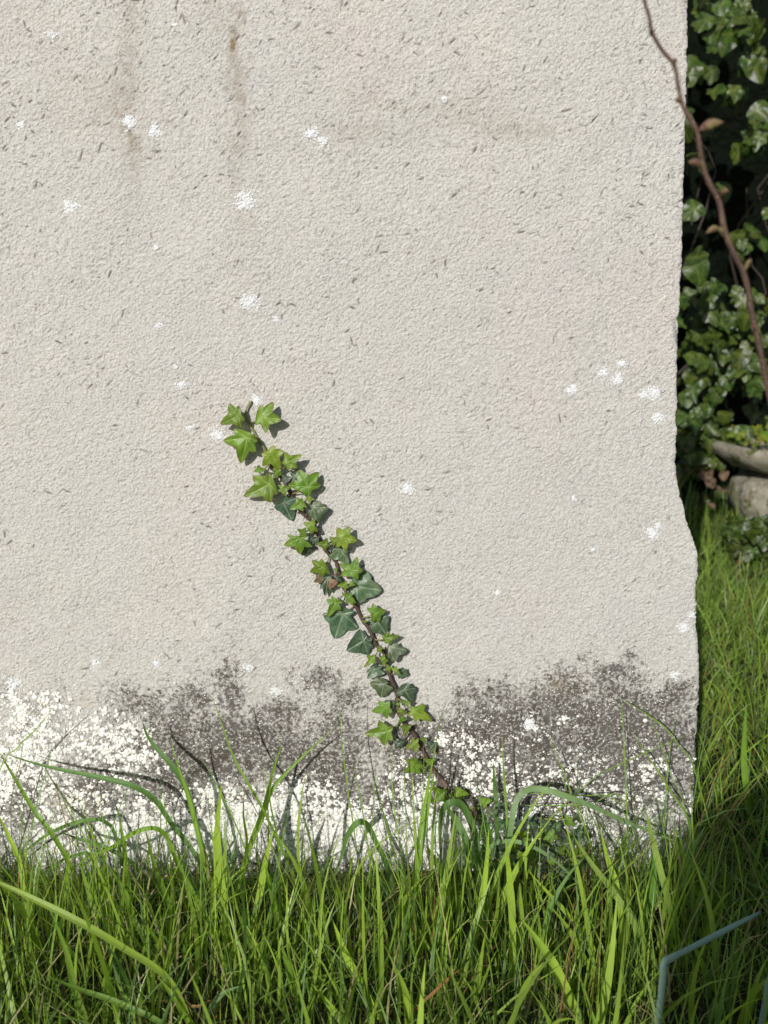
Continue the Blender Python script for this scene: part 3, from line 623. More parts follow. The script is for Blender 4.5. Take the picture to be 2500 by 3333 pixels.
def scatter(n, x0, x1, y0, y1, h0, h1, w0, w1, leanf, droopf, seed, seg=5, straw=.05, red=.02, fresh=.45, keep=None, hmul=None):
    r = np.random.default_rng(seed); x = r.uniform(x0, x1, n); y = r.uniform(y0, y1, n)
    ck = np.array([mnoise.noise((float(a) * 14, float(b_) * 14, seed)) for a, b_ in zip(x, y)]) if n < 60000 else np.zeros(n)
    ok = ~inside_slab(x, y) & (r.random(n) < .75 + .8 * ck)
    if keep is not None: ok &= keep(x, y, r)
    x, y, ck = x[ok], y[ok], ck[ok]; n = len(x)
    h = r.uniform(h0, h1, n) * (1 + .4 * ck) * r.lognormal(0, .18, n)
    if hmul is not None: h = h * hmul(x, y)
    az = r.uniform(0, 6.283, n); lean = h * np.abs(r.normal(0, leanf, n)); droop = h * np.abs(r.normal(0, droopf, n))
    # blades in front of the slab cannot pass through it
    yt = y + np.sin(az) * (lean + droop); bad = (x > XL - .02) & (x < .31) & (y < 0) & (yt > -.004); az[bad] = -np.abs(az[bad] % 3.1416)
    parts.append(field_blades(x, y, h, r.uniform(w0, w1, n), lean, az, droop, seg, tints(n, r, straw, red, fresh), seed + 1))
# thatch and turf before the stone
near = lambda x, y: np.where(x < .31, np.clip((-y - .03) / .17, .32, 1.0), 1.0) * np.where((np.abs(x - .135) < .075) & (y > -.13), .6, 1)
scatter(7500, -.75, .80, -.62, -.004, .030, .065, .0010, .0024, .5, .6, 1, straw=.10, fresh=.35, hmul=near)
scatter(5200, -.75, .80, -.62, -.006, .050, .095, .0010, .0026, .35, .35, 2, straw=.03, fresh=.6, hmul=lambda x, y: near(x, y) * (.80 + .10 * np.clip(-y / .2, 0, 1)))
scatter(1300, -.65, .75, -.45, -.06, .070, .115, .0022, .0045, .28, .25, 13, straw=.03, fresh=.75)
scatter(1500, -.46, .32, -.20, -.015, .065, .150, .0014, .0032, .14, .10, 14, straw=.02, red=.03, fresh=.85, keep=lambda x, y, r: (y < -.10) | (r.random(len(x)) < .22), hmul=lambda x, y: .80 + .6 * np.array([mnoise.noise((float(a) * 9, float(b_) * 9, 5.0)) for a, b_ in zip(x, y)]))
scatter(150, -.46, .30, -.33, -.09, .085, .150, .0045, .0080, .22, .12, 16, seg=8, straw=.0, red=.0, fresh=1.3)
scatter(520, -.50, .40, -.45, -.03, .05, .12, .0012, .0024, .6, .5, 15, straw=1.0)
scatter(900, -.65, .75, -.50, -.012, .09, .145, .0010, .0022, .18, .12, 3, straw=.03, red=.07, fresh=.5, hmul=lambda x, y: .80 + .3 * np.clip(-y / .2, 0, 1))
scatter(2600, -.50, .36, -.045, -.004, .02, .05, .0009, .002, .6, .7, 4, straw=.2, fresh=.35)
scatter(300, .18, .34, -.06, -.008, .07, .17, .0008, .0014, .45, .3, 12, straw=.1, red=.12, fresh=.5)
# lawn beside and beyond the stone
scatter(11000, -.62, .31, .09, 1.9, .035, .08, .0014, .0034, .45, .45, 17, seg=4, fresh=.5)
scatter(16000, .29, 1.35, -.12, 1.0, .035, .085, .0012, .0030, .45, .45, 5, straw=.05, fresh=.75)
scatter(1500, .30, 1.0, -.05, .9, .09, .14, .0014, .0036, .3, .3, 6, straw=.05, red=.05, fresh=1.0)
scatter(9000, .30, 1.6, .9, 2.0, .04, .09, .0015, .0036, .4, .4, 7, seg=4, fresh=.65)
scatter(330, .70, 1.3, 1.2, 1.62, .10, .20, .002, .0040, .12, .1, 8, seg=4, fresh=.8)
scatter(30000, -3.0, 3.6, -2.6, 2.6, .03, .07, .002, .0045, .5, .5, 9, seg=3, fresh=.4, keep=lambda x, y, r: ~((x > -.6) & (x < 1.2) & (y > -.6) & (y < 1.9)) & ~((x > -.32) & (x < .44) & (y > -1.76) & (y < -1.57)))
V = []; FQ = []; CC = []; AC = []; off = 0
for v, f, c_, a_ in parts: V.append(v); FQ.append(f + off); CC.append(c_); AC.append(a_); off += len(v)
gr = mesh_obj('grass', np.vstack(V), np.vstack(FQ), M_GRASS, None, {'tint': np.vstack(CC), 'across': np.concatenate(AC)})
tag(gr, 'green grass growing thick round the foot of the stone', 'grass', kind='stuff'); print('grass quads', len(gr.data.polygons))

# traced coarse blades: (crop, points tip->base, width in that crop's pixels, depth, colour)
def blade_mesh(pts3, wmax, col, seed, tipped=True, fold=.28):
    rr = np.random.default_rng(seed); n = 34; P_ = smoothpath(pts3, n); T = np.gradient(P_, axis=0); T /= np.linalg.norm(T, axis=1)[:, None]
    t = np.linspace(0, 1, n); wt = wmax * np.clip((t / .38), 0, 1) ** .75 * (1 - .22 * t) ; wt = np.maximum(wt, wmax * .04)
    tw = rr.normal(0, .22) + rr.normal(0, .5) * (t - .5); VV = []; ac = []
    for i in range(n):
        view = CAM - P_[i]; view /= np.linalg.norm(view); s = np.cross(T[i], view); s /= np.linalg.norm(s) + 1e-9; nn = np.cross(s, T[i])
        s2 = s * math.cos(tw[i]) + nn * math.sin(tw[i]); n2 = np.cross(s2, T[i])
        for k in np.linspace(-1, 1, 5): VV.append(P_[i] + s2 * k * wt[i] / 2 + n2 * (abs(k) * fold * wt[i] / 2)); ac.append(k)
    Fq = np.array([[i * 5 + k, i * 5 + k + 1, (i + 1) * 5 + k + 1, (i + 1) * 5 + k] for i in range(n - 1) for k in range(4)])
    base = np.array(col); cl = base[None] * (1.08 - .2 * np.repeat(t, 5)[:, None]) * (1 + .06 * np.sin(np.repeat(t, 5)[:, None] * 17 + seed))
    return np.array(VV), Fq, cl, np.array(ac)
GB = (.34, .49, .06); GD = (.095, .20, .060); GM = (.20, .35, .045); GP = (.21, .33, .16); GT = (.28, .39, .09)
CL = [
 ('clump of broad dark green blades with one long arch reaching to the left edge', [
  ('c6', [(15, 487), (150, 530), (280, 562), (450, 595), (600, 635), (700, 700), (770, 800), (850, 900), (930, 1030)], 27, -.045, GD),
  ('c6', [(640, 340), (660, 400), (700, 460), (780, 550), (840, 650), (880, 800), (925, 960), (940, 1060)], 27, -.035, GD),
  ('c6', [(765, 425), (810, 570), (850, 690), (890, 850), (915, 960), (925, 1060)], 20, -.05, GM),
  ('c6', [(20, 1045), (80, 960), (200, 860), (330, 800), (430, 783), (480, 800), (520, 860)], 20, -.03, GD),
  ('c6', [(300, 1060), (370, 970), (500, 910), (600, 845), (690, 822), (750, 860), (790, 960), (830, 1080)], 24, -.06, GM),
  ('c6', [(270, 840), (350, 870), (450, 900), (540, 945), (620, 1010)], 22, -.03, GD),
  ('c6', [(140, 1080), (260, 980), (330, 950), (420, 960)], 18, -.055, GD)]),
 ('clump of straight green blades rising to a point, one leaning right before the dark stain', [
  ('c6', [(1520, 360), (1400, 465), (1300, 560), (1225, 650), (1180, 780), (1120, 930), (1085, 1060)], 20, -.04, GM),
  ('c6', [(1277, 415), (1230, 560), (1190, 720), (1130, 880), (1075, 1060)], 21, -.055, GM),
  ('c6', [(950, 213), (1000, 360), (1050, 500), (1110, 610), (1190, 750), (1260, 900), (1330, 1060)], 13, -.06, GM),
  ('c6', [(890, 480), (960, 600), (1030, 740), (1090, 880), (1130, 1010)], 8, -.05, GM),
  ('c6', [(1100, 640), (1095, 760), (1110, 880), (1100, 1000)], 14, -.08, GB),
  ('c6', [(1215, 560), (1215, 700), (1245, 850), (1260, 1000)], 9, -.07, GM)]),
 ('pair of very broad upright bright green blades in front of the slab', [
  ('c8', [(920, 60), (905, 230), (905, 350), (925, 520), (945, 700), (950, 910)], 42, -.13, GB),
  ('c8', [(900, 380), (885, 520), (890, 640), (900, 760)], 34, -.12, GB),
  ('c8', [(1135, 260), (1105, 380), (1080, 520), (1055, 640), (1040, 780)], 34, -.11, GB),
  ('c8', [(1100, 400), (1130, 520), (1150, 640), (1120, 800)], 34, -.12, GM)]),
 ('left hand tuft of tall blades leaning left at the picture edge', [
  ('c6', [(-10, 470), (60, 590), (150, 740), (220, 830), (300, 960), (350, 1080)], 25, -.05, GM),
  ('c6', [(-20, 740), (40, 860), (90, 980), (110, 1106)], 24, -.10, GB),
  ('c8', [(330, 390), (370, 520), (400, 640)], 26, -.12, GM),
  ('c8', [(600, 240), (640, 400), (700, 560), (770, 720)], 26, -.11, GM),
  ('c8', [(720, 330), (760, 440), (830, 580), (880, 700)], 26, -.10, GM),
  ('c8', [(290, 320), (280, 440), (265, 560)], 20, -.11, GB),
  ('c8', [(490, 170), (510, 300), (530, 450), (540, 600)], 22, -.09, GM),
  ('c8', [(430, 380), (520, 520), (560, 640), (640, 760)], 30, -.12, GM)]),
 ('blurred broad blades lying across the bottom left corner nearest the viewer', [
  ('c8', [(-120, 440), (0, 480), (130, 540), (330, 640), (500, 740), (700, 880), (800, 1100)], 34, -.25, GB),
  ('c8', [(215, 600), (280, 780), (310, 920), (360, 1060)], 32, -.22, GM),
  ('c8', [(180, 860), (330, 920), (500, 980), (700, 1080)], 30, -.25, GM),
  ('c8', [(440, 980), (430, 900), (470, 760), (500, 640)][::-1], 14, -.20, GB),
  ('c8', [(590, 975), (640, 968), (700, 972), (760, 985), (820, 990), (880, 975)], 15, -.20, (.48, .25, .08)),
  ('c8', [(600, 575), (630, 520), (665, 480), (700, 455)], 9, -.05, (.55, .47, .30)),
  ('c8', [(650, 640), (690, 590), (740, 555), (790, 540)], 9, -.06, (.60, .53, .36)),
  ('c8', [(800, 560), (825, 480), (820, 430), (850, 340)], 12, -.05, (.45, .36, .20)),
  ('c7', [(275, 1180), (215, 1228), (150, 1290), (60, 1380)], 14, -.22, (.35, .12, .05)),
  ('c8', [(1000, 905), (930, 935), (880, 990), (840, 1080)], 30, -.22, GP)]),
 ('broad bright green blades leaning left at the bottom middle, nearest the viewer', [
  ('c8', [(1385, 640), (1450, 800), (1520, 930), (1590, 1090)], 44, -.20, GB),
  ('c8', [(1170, 740), (1220, 900), (1270, 1090)], 42, -.20, GM),
  ('c8', [(1300, 900), (1380, 1000), (1440, 1090)], 34, -.24, GB),
  ('c8', [(650, 860), (740, 980), (800, 1090)], 36, -.24, GB),
  ('c7', [(540, 945), (640, 1080), (720, 1210), (810, 1420)], 46, -.22, GB),
  ('c7', [(-10, 1180), (30, 1300), (40, 1428)], 34, -.24, GB)]),
 ('row of tall narrow bright blades standing before the lower part of the vine', [
  ('c7', [(255, 470), (215, 720), (185, 950), (160, 1150), (150, 1280)], 27, -.12, GT),
  ('c7', [(402, 550), (388, 750), (355, 960), (320, 1150), (285, 1320)], 30, -.13, GB),
  ('c7', [(478, 590), (495, 760), (508, 950), (510, 1200), (515, 1440)], 34, -.16, GB),
  ('c7', [(160, 190), (130, 350), (100, 520), (70, 720), (60, 900)], 16, -.09, GM),
  ('c3', [(655, 640), (620, 820), (590, 1000), (560, 1200), (520, 1452)], 30, -.10, GM)]),
 ('wide flat grey-green blades folded over in arches under the ivy', [
  ('c4', [(372, 850), (365, 620), (375, 430), (420, 340), (485, 310), (560, 335), (640, 470), (690, 640), (720, 820), (735, 1000)], 66, -.045, GD),
  ('c4', [(425, 330), (460, 400), (520, 480), (590, 620), (650, 780), (720, 980)], 64, -.055, (.11, .21, .07)),
  ('c4', [(715, 310), (760, 430), (800, 560), (840, 700), (875, 840)], 50, -.035, GD),
  ('c4', [(1055, 290), (1030, 400), (1000, 520), (980, 640), (970, 760)], 56, -.04, GD),
  ('c4', [(960, 680), (940, 800), (905, 950), (880, 1080)], 56, -.05, GD),
  ('c4', [(235, 690), (300, 800), (370, 920), (430, 1040)], 66, -.06, GM),
  ('c4', [(845, -60), (855, 120), (868, 280), (878, 430)], 36, -.03, (.09, .2, .05)),
  ('c3', [(-60, 1452), (20, 1230), (60, 1090), (110, 1010), (155, 985), (200, 1010), (250, 1110), (330, 1290)], 40, -.045, GD)]),
 ('grey-green grass blades arching over to the right in front of the stone foot', [
  ('c7', [(1255, 608), (1150, 570), (1000, 508), (850, 440), (700, 385), (610, 368), (555, 388), (520, 440), (500, 560), (490, 660)], 27, -.06, GP),
  ('c7', [(900, 885), (800, 790), (720, 710), (620, 640), (530, 607), (460, 608), (412, 632), (390, 720), (380, 820)], 18, -.08, GP),
  ('c7', [(465, 120), (468, 260), (478, 400), (488, 560), (495, 700)], 12, -.06, GM),
  ('c7', [(1145, 630), (1143, 780), (1125, 900), (1100, 1010)], 38, -.11, (.08, .23, .05))]),
 ('long bright blades leaning left in the right half of the foreground', [
  ('c7', [(760, 550), (860, 700), (960, 830), (1060, 980), (1150, 1150), (1200, 1330)], 30, -.15, GT),
  ('c7', [(905, 555), (940, 700), (975, 800), (1000, 1000), (985, 1220)], 28, -.14, GB),
  ('c7', [(1108, 460), (1140, 600), (1180, 760), (1222, 920), (1280, 1180)], 30, -.12, GT),
  ('c7', [(680, 900), (760, 1000), (830, 1130), (930, 1300), (1000, 1428)], 26, -.17, GB),
  ('c7', [(580, 740), (680, 850), (780, 960), (880, 1100)], 22, -.13, GB),
  ('c7', [(1020, 630), (975, 780), (930, 920), (900, 1060)], 16, -.12, GM)]),
 ('dark shaded blades standing in the shadow at the lower right corner', [
  ('c7', [(1375, 540), (1300, 680), (1240, 850), (1150, 1010)], 28, -.06, GP),
  ('c7', [(1258, 575), (1300, 750), (1342, 900), (1320, 1080)], 28, -.08, GM),
  ('c7', [(1400, 655), (1360, 850), (1300, 1000), (1250, 1220)], 26, -.12, GM),
  ('c7', [(1560, -20), (1552, 250), (1580, 520)], 28, .10, GM),
  ('c7', [(1659, 500), (1600, 720), (1560, 900), (1540, 1100)], 22, -.05, GM),
  ('c7', [(1310, 1040), (1400, 1250), (1430, 1428)], 34, -.18, GM),
  ('c7', [(1500, 1020), (1520, 1250), (1510, 1428)], 34, -.16, GM)]),
 ('sparse thin seed stalks standing up against the dark stain at the left', [
  ('c6', [(242, 278), (170, 370), (80, 460), (-10, 590)], 7, -.05, GM),
  ('c6', [(250, 390), (210, 560), (165, 720), (140, 900)], 6, -.08, GP),
  ('c6', [(98, 330), (97, 500), (60, 650), (50, 800)], 5, -.06, (.14, .13, .05)),
  ('c6', [(640, 520), (560, 680), (500, 830), (420, 1010)], 6, -.09, GP),
  ('c6', [(250, 640), (280, 740), (310, 860), (330, 980)], 6, -.08, (.22, .13, .05)),
  ('c6', [(735, 600), (740, 720), (760, 880), (770, 1000)], 6, -.07, GM),
  ('c8', [(745, 560), (740, 620), (710, 730), (670, 850), (600, 960), (540, 1070)], 7, -.17, (.42, .34, .2)),
  ('c8', [(455, 600), (445, 720), (420, 840), (400, 960)], 7, -.16, (.40, .30, .07))]),
 ('thin upright grass stems in front of the vine and the middle stains', [
  ('c3', [(5, 20), (20, 380), (60, 720), (110, 1050), (150, 1400)], 9, -.07, GM),
  ('c3', [(748, 125), (690, 300), (650, 520), (620, 680), (600, 900), (575, 1100)], 9, -.06, GM),
  ('c3', [(100, 560), (140, 760), (180, 1000), (220, 1300)], 9, -.08, GM),
  ('c3', [(250, 680), (300, 900), (360, 1140), (400, 1300)], 12, -.06, GM),
  ('c3', [(370, 460), (365, 700), (380, 900), (420, 1150)], 8, -.07, GM),
  ('c3', [(262, 470), (250, 700), (235, 950), (220, 1200)], 6, -.07, GM),
  ('c3', [(430, 460), (450, 750), (460, 1000), (470, 1300)], 6, -.06, GM),
  ('c3', [(575, 430), (580, 700), (560, 950), (540, 1200)], 6, -.05, GM),
  ('c3', [(1425, 400), (1500, 600), (1570, 770), (1650, 960)], 6, -.05, GM),
  ('c3', [(1612, 440), (1600, 600), (1582, 800)], 4, -.03, GR),
  ('c3', [(885, 330), (888, 600), (900, 800), (930, 1000)], 4, -.03, (.16, .07, .05))]),
 ('fine crossing grass stems over the stain at the right end of the stone', [
  ('c7', [(998, -60), (1010, 150), (1020, 380), (1025, 580)], 6, -.05, GM),
  ('c7', [(1248, -10), (1212, 240), (1200, 400), (1190, 560)], 6, -.04, GM),
  ('c7', [(960, -60), (1090, 20), (1190, 90), (1260, 180), (1340, 320)], 7, -.05, GM),
  ('c7', [(1035, 100), (1130, 240), (1220, 380), (1310, 540)], 8, -.05, GM),
  ('c7', [(670, 130), (740, 300), (800, 460), (860, 620)], 6, -.06, GM),
  ('c7', [(1100, -20), (1170, 150), (1220, 300), (1290, 480)], 5, -.06, GM),
  ('c7', [(1310, 120), (1150, 190), (950, 280), (820, 370)], 5, -.03, GM),
  ('c7', [(420, 395), (600, 390), (800, 400), (1000, 450)], 5, -.03, GM),
  ('c7', [(430, 440), (650, 445), (850, 440), (1010, 425)], 5, -.035, GM),
  ('c7', [(1560, 120), (1480, 220), (1420, 320), (1380, 440)], 5, -.02, (.28, .14, .06))]),
]
sd = 3000
for lab, bl in CL:
    root = None
    for (cr, pp, wpx, y0, col) in bl:
        sd += 1; rr = np.random.default_rng(sd); px = [cp(cr, p) for p in pp]; n = len(px); ly = rr.uniform(-.012, .012)
        w3 = []
        for k, p in enumerate(px):
            yk = y0 + ly * (1 - k / (n - 1)) + (.006 * math.sin(k * 1.3)); yk = min(yk, -.006) if p[0] < 2280 else yk
            w3.append(unp(p[0], p[1], yk))
        e = w3[-1]; pr = w3[-2]; d = (e - pr); d /= np.linalg.norm(d) + 1e-9
        if e[2] > .0:
            if d[2] > -.3: d = np.array([d[0] * .5, 0, -1.0])
            s_ = (e[2] + .012) / max(.3, -d[2]); w3.append(np.array([e[0] + d[0] * s_ * .5, e[1] - .004, -.012]))
        wm = wpx / CROPS[cr][2] / F * (y0 - CAM[1]) * (1.22 if cr in ('c4', 'c7', 'c3') else 1.05)
        v, f, cl, ac = blade_mesh(w3, wm, np.array(col) * rr.uniform(.85, 1.12), sd)
        if root is None:
            root = empty('grass_clump', lab, 'grass clump', 'coarse grass clumps before the stone', loc=(w3[-1][0], w3[-1][1], 0))
        parented(mesh_obj('blade' if wpx / CROPS[cr][2] > 7 else 'stalk', v, f, M_BLADE, None, {'tint': cl, 'across': ac}), root)

# bluish stem with a sharp kink, lower right, and a second one at the frame edge
def bent_stem(pp, y0, label):
    w3 = [unp(*cp('c7', p), y0 + dy) for p, dy in pp]
    e = w3[-1]; w3.append(np.array([e[0] + .003, e[1], -.01]))
    a = smoothpath(w3[:2], 8); c_ = smoothpath(w3[1:], 24); P_ = np.vstack([a, c_[1:]]); n = len(P_)
    rd = np.full(n, .0029); rd[:3] = [.0016, .0022, .0027]; rd[7:9] = .0036
    v, f = tube(P_, rd, 10, .02, .55); root = empty('kinked_stem', label, 'plant stem', loc=(e[0], e[1], 0))
    parented(mesh_obj('stem', v, f, M_BLUE, None), root)
    tv_, tf_ = tube(np.array([w3[0], w3[0] + (w3[0] - w3[1]) / np.linalg.norm(w3[0] - w3[1]) * .0022]), [.0020, .0006], 8, .1, .6); parented(mesh_obj('withered_tip', tv_, tf_, M_DRY, None, {'tint': np.ones((len(tv_), 3)), 'vein': np.zeros(len(tv_)), 'rim': np.zeros(len(tv_))}), root)
bent_stem([((1620, 928), .05), ((1192, 1148), 0), ((1178, 1300), 0), ((1165, 1428), 0)], -.26, 'blue-green stem folded over in a sharp kink at the lower right')
bent_stem([((1740, 1080), .0), ((1665, 1240), 0), ((1630, 1428), 0), ((1610, 1500), 0)], -.26, 'blue-green stem cut by the right picture edge, near the bottom corner')

# herb leaves in the turf
hb = empty('herb_plant', 'low crinkled round green leaf in the grass at lower left', 'plant', loc=(unp(620, 3100, -.1)[0], -.1, 0))
for n, (C, tips) in enumerate([((790, 700), [(720, 760), (730, 670), (800, 640), (860, 665), (865, 740), (800, 770)]), ((790, 800), [(710, 850), (705, 770), (770, 745), (840, 765), (850, 830), (790, 870)]), ((860, 900), [(800, 930), (820, 870), (900, 880), (900, 950)])]):
    traced_leaf('c8', C, tips, 'h', -.10 - .01 * n, hb, None, .4, 1500 + n)
hb = empty('herb_plant', 'dim lobed green leaf in the shaded grass at lower right', 'plant', loc=(unp(2300, 2950, -.08)[0], -.08, 0))
for n, (C, tips) in enumerate([((1430, 890), [(1340, 850), (1370, 820), (1400, 850), (1445, 822), (1460, 870), (1528, 880), (1500, 910), (1440, 920)]), ((1330, 900), [(1270, 870), (1330, 840), (1370, 890), (1320, 930), (1280, 920)])]):
    traced_leaf('c7', C, tips, 'h', -.08 - .01 * n, hb, None, .4, 1600 + n)
# feathery moss-like herb at the stone foot
r = np.random.default_rng(66); vs, fs, off = [], [], 0; c0 = unp(1572, 2735, -.03)
for k in range(420):
    p = c0 + np.array([r.normal(0, .006), r.uniform(-.012, .01), r.uniform(-.036, .024)]); a = r.uniform(0, 6.28); L_ = r.uniform(.002, .0045); d = np.array([math.cos(a), r.normal() * .4, math.sin(a)]) * L_; s_ = np.array([-math.sin(a), 0, math.cos(a)]) * .0005
    vs += [p - s_, p + s_, p + d]; fs.append((off, off + 1, off + 2)); off += 3
fh = mesh_obj('feathery_herb', vs, fs, M_CORM, None, {'tint': np.tile((.7, 1, .8), (off, 1)), 'vein': np.zeros(off), 'rim': np.zeros(off)}, smooth=False)
tag(fh, 'small feathery green herb at the stone foot right of the arched blades', 'plant')

# ---------------------------------------------------------------- twig in front of the stone
TY = -.36
tw = [('t', p) for p in [(175, -300), (195, -140), (215, 0), (250, 120), (275, 240), (350, 370), (430, 470), (460, 620), (485, 740), (550, 860), (600, 970), (635, 1180), (680, 1310), (755, 1450), (790, 1640), (850, 1800), (930, 1960), (975, 2150)]] + [('c5', p) for p in [(690, 200), (740, 420), (804, 740), (900, 1150), (1000, 1800), (1060, 2600), (1080, 3600), (1090, 4400)]]
TPX = [cp(*p) for p in tw]; TW = np.array([unp(p[0], p[1], TY) for p in TPX]); TS = smoothpath(TW, 170)
gzero = TS[:, 2] > -.03; TS = TS[gzero]; tl = np.linspace(0, 1, len(TS)); rd = np.interp(tl, [0, .12, .3, .55, 1], [.0008, .00095, .0011, .00145, .0017]) * (1 + .05 * np.sin(np.arange(len(TS)) * 1.1))
twig = empty('twig', 'brown budding twig hanging slantwise across the right edge of the stone', 'twig', loc=(TS[-1][0], TY, 0))
v, f = tube(TS, rd, 9, .03); parented(mesh_obj('stem', v, f, M_TWIG), twig)
def bud(a, b_, wpx, name='bud', m=M_BUD):
    A_ = unp(*cp('t', a), TY); B_ = unp(*cp('t', b_), TY - .004); n = 12; P_ = smoothpath([A_, (A_ + B_) / 2 + np.array([0, 0, .0012]), B_], n); t = np.linspace(0, 1, n)
    wr = wpx / 2.212 / F * (TY - CAM[1]) / 2; rr_ = wr * np.clip(np.sin(np.clip(t, .04, .97) * math.pi) ** .8, .12, 1) * (1.15 - .3 * t)
    v, f = tube(P_, rr_, 10, .05); parented(mesh_obj(name, v, f, m), twig)
bud((602, 945), (785, 880), 72); bud((625, 1205), (535, 1168), 52); bud((755, 1450), (775, 1385), 26, 'bud_stalk', M_TWIG); bud((765, 1410), (820, 1376), 38)
bud((425, 480), (440, 430), 32); bud((480, 750), (432, 725), 30); bud((262, 262), (258, 215), 24); bud((790, 1710), (740, 1640), 34); bud((760, 1650), (660, 1680), 46)
bud((935, 1960), (985, 1865), 34); bud((1030, 2400), (975, 2350), 28); bud((640, 1180), (600, 1100), 20)

# ---------------------------------------------------------------- ivy hedge behind
r = np.random.default_rng(321)
LT = [((0, 0), [(.55, -.35), (.62, .35), (0, 1.15), (-.62, .35), (-.55, -.35)], .62), ((0, 0), [(.62, -.28), (.5, .55), (0, 1.0), (-.5, .55), (-.62, -.28)], .8), ((0, 0), [(.75, -.15), (0, 1.2), (-.75, -.15)], .8)]
LM = [leaf_mesh2d(C, t, rings=3, sinus=s_, n=30, notch=.55, veinw=.05) for C, t, s_ in LT]
def leafcloud(items, tintf):
    V_, F4, F3, vn, tn, rm = [], [], [], [], [], []; off = 0
    for (p, s, nrm, spin, tint, k) in items:
        v2, fq, ve, rim, sdv, L = LM[k]; nrm = nrm / np.linalg.norm(nrm); up_ = np.array([0, 0, 1.0]); xa = np.cross(up_, nrm); xa /= np.linalg.norm(xa) + 1e-9; ya = np.cross(nrm, xa)
        # tip hangs down: local y -> -ya
        ca, sa = math.cos(spin), math.sin(spin); a_ = xa * ca + ya * sa; b_ = -(-xa * sa + ya * ca)
        zz_ = -.16 * (v2 ** 2).sum(1) + .22 * sdv - .05 * np.sin(v2[:, 0] * 6 + k * 2 + p[0] * 90) 
        V_.append(p + s * (v2[:, :1] * a_ + v2[:, 1:] * b_ + zz_[:, None] * nrm)); vn.append(ve); rm.append(rim); tn.append(np.tile(tint, (len(v2), 1)))
        F3 += [[i + off for i in f_] for f_ in fq]; off += len(v2)
    return np.vstack(V_), F3, np.concatenate(vn), np.vstack(tn), np.concatenate(rm)
items = []
def add_leaf(p, s=None, bright=1.0, nb=None):
    s = s or r.uniform(.022, .040); nrm = np.array([r.normal(-.25, .45), -1.0, r.normal(.45, .45)]) if nb is None else nb
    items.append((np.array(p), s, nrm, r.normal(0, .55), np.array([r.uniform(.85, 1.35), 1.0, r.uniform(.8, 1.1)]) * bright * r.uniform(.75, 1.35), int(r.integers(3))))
# leaves picked out by the sun: sprays placed where the hedge bulges forward
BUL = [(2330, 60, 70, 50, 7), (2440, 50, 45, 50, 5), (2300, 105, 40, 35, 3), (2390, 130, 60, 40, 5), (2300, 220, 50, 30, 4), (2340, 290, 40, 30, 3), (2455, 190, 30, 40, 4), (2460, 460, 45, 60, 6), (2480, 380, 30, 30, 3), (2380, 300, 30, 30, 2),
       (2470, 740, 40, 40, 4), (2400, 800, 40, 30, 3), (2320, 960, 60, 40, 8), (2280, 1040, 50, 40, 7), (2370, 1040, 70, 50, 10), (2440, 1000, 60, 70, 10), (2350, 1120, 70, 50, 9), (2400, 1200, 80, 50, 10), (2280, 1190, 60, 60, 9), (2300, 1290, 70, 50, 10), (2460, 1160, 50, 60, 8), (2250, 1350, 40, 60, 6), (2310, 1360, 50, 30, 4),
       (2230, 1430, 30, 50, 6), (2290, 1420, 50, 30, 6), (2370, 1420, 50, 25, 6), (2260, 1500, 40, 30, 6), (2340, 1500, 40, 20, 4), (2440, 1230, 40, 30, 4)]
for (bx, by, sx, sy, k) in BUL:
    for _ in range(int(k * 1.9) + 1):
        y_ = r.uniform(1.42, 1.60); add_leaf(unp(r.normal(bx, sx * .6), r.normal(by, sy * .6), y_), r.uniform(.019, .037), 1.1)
# the rest of the hedge, deeper and shading itself
for _ in range(1500):
    x_ = r.uniform(-1.6, 3.4); z_ = r.uniform(.02, 1.9); n3 = mnoise.noise((x_ * 2.6, z_ * 2.6, 4.2)); y_ = 1.78 + .30 * n3 + r.uniform(0, .12)
    pxx = CXP + F * x_ / ((y_ + .85)); 
    if 2190 < pxx < 2560 and n3 < .2 and r.random() < .93: continue
    if abs(pxx - 2400) < 200: y_ += .06
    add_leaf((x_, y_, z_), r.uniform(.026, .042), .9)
for _ in range(420):    # clump added out of sight behind the stone to shade the recess at its right
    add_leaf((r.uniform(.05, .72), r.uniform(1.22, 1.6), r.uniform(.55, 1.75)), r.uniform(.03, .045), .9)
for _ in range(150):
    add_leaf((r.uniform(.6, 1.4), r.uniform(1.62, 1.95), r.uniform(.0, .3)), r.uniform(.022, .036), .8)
for _ in range(90): add_leaf(unp(r.uniform(2370, 2560), r.uniform(1690, 1790), r.uniform(1.14, 1.28)), r.uniform(.016, .030), .9)
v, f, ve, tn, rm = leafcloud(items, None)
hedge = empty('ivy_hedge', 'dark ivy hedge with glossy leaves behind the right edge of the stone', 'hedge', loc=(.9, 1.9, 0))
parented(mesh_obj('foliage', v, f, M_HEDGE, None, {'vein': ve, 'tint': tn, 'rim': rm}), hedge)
print('hedge leaves', len(items))
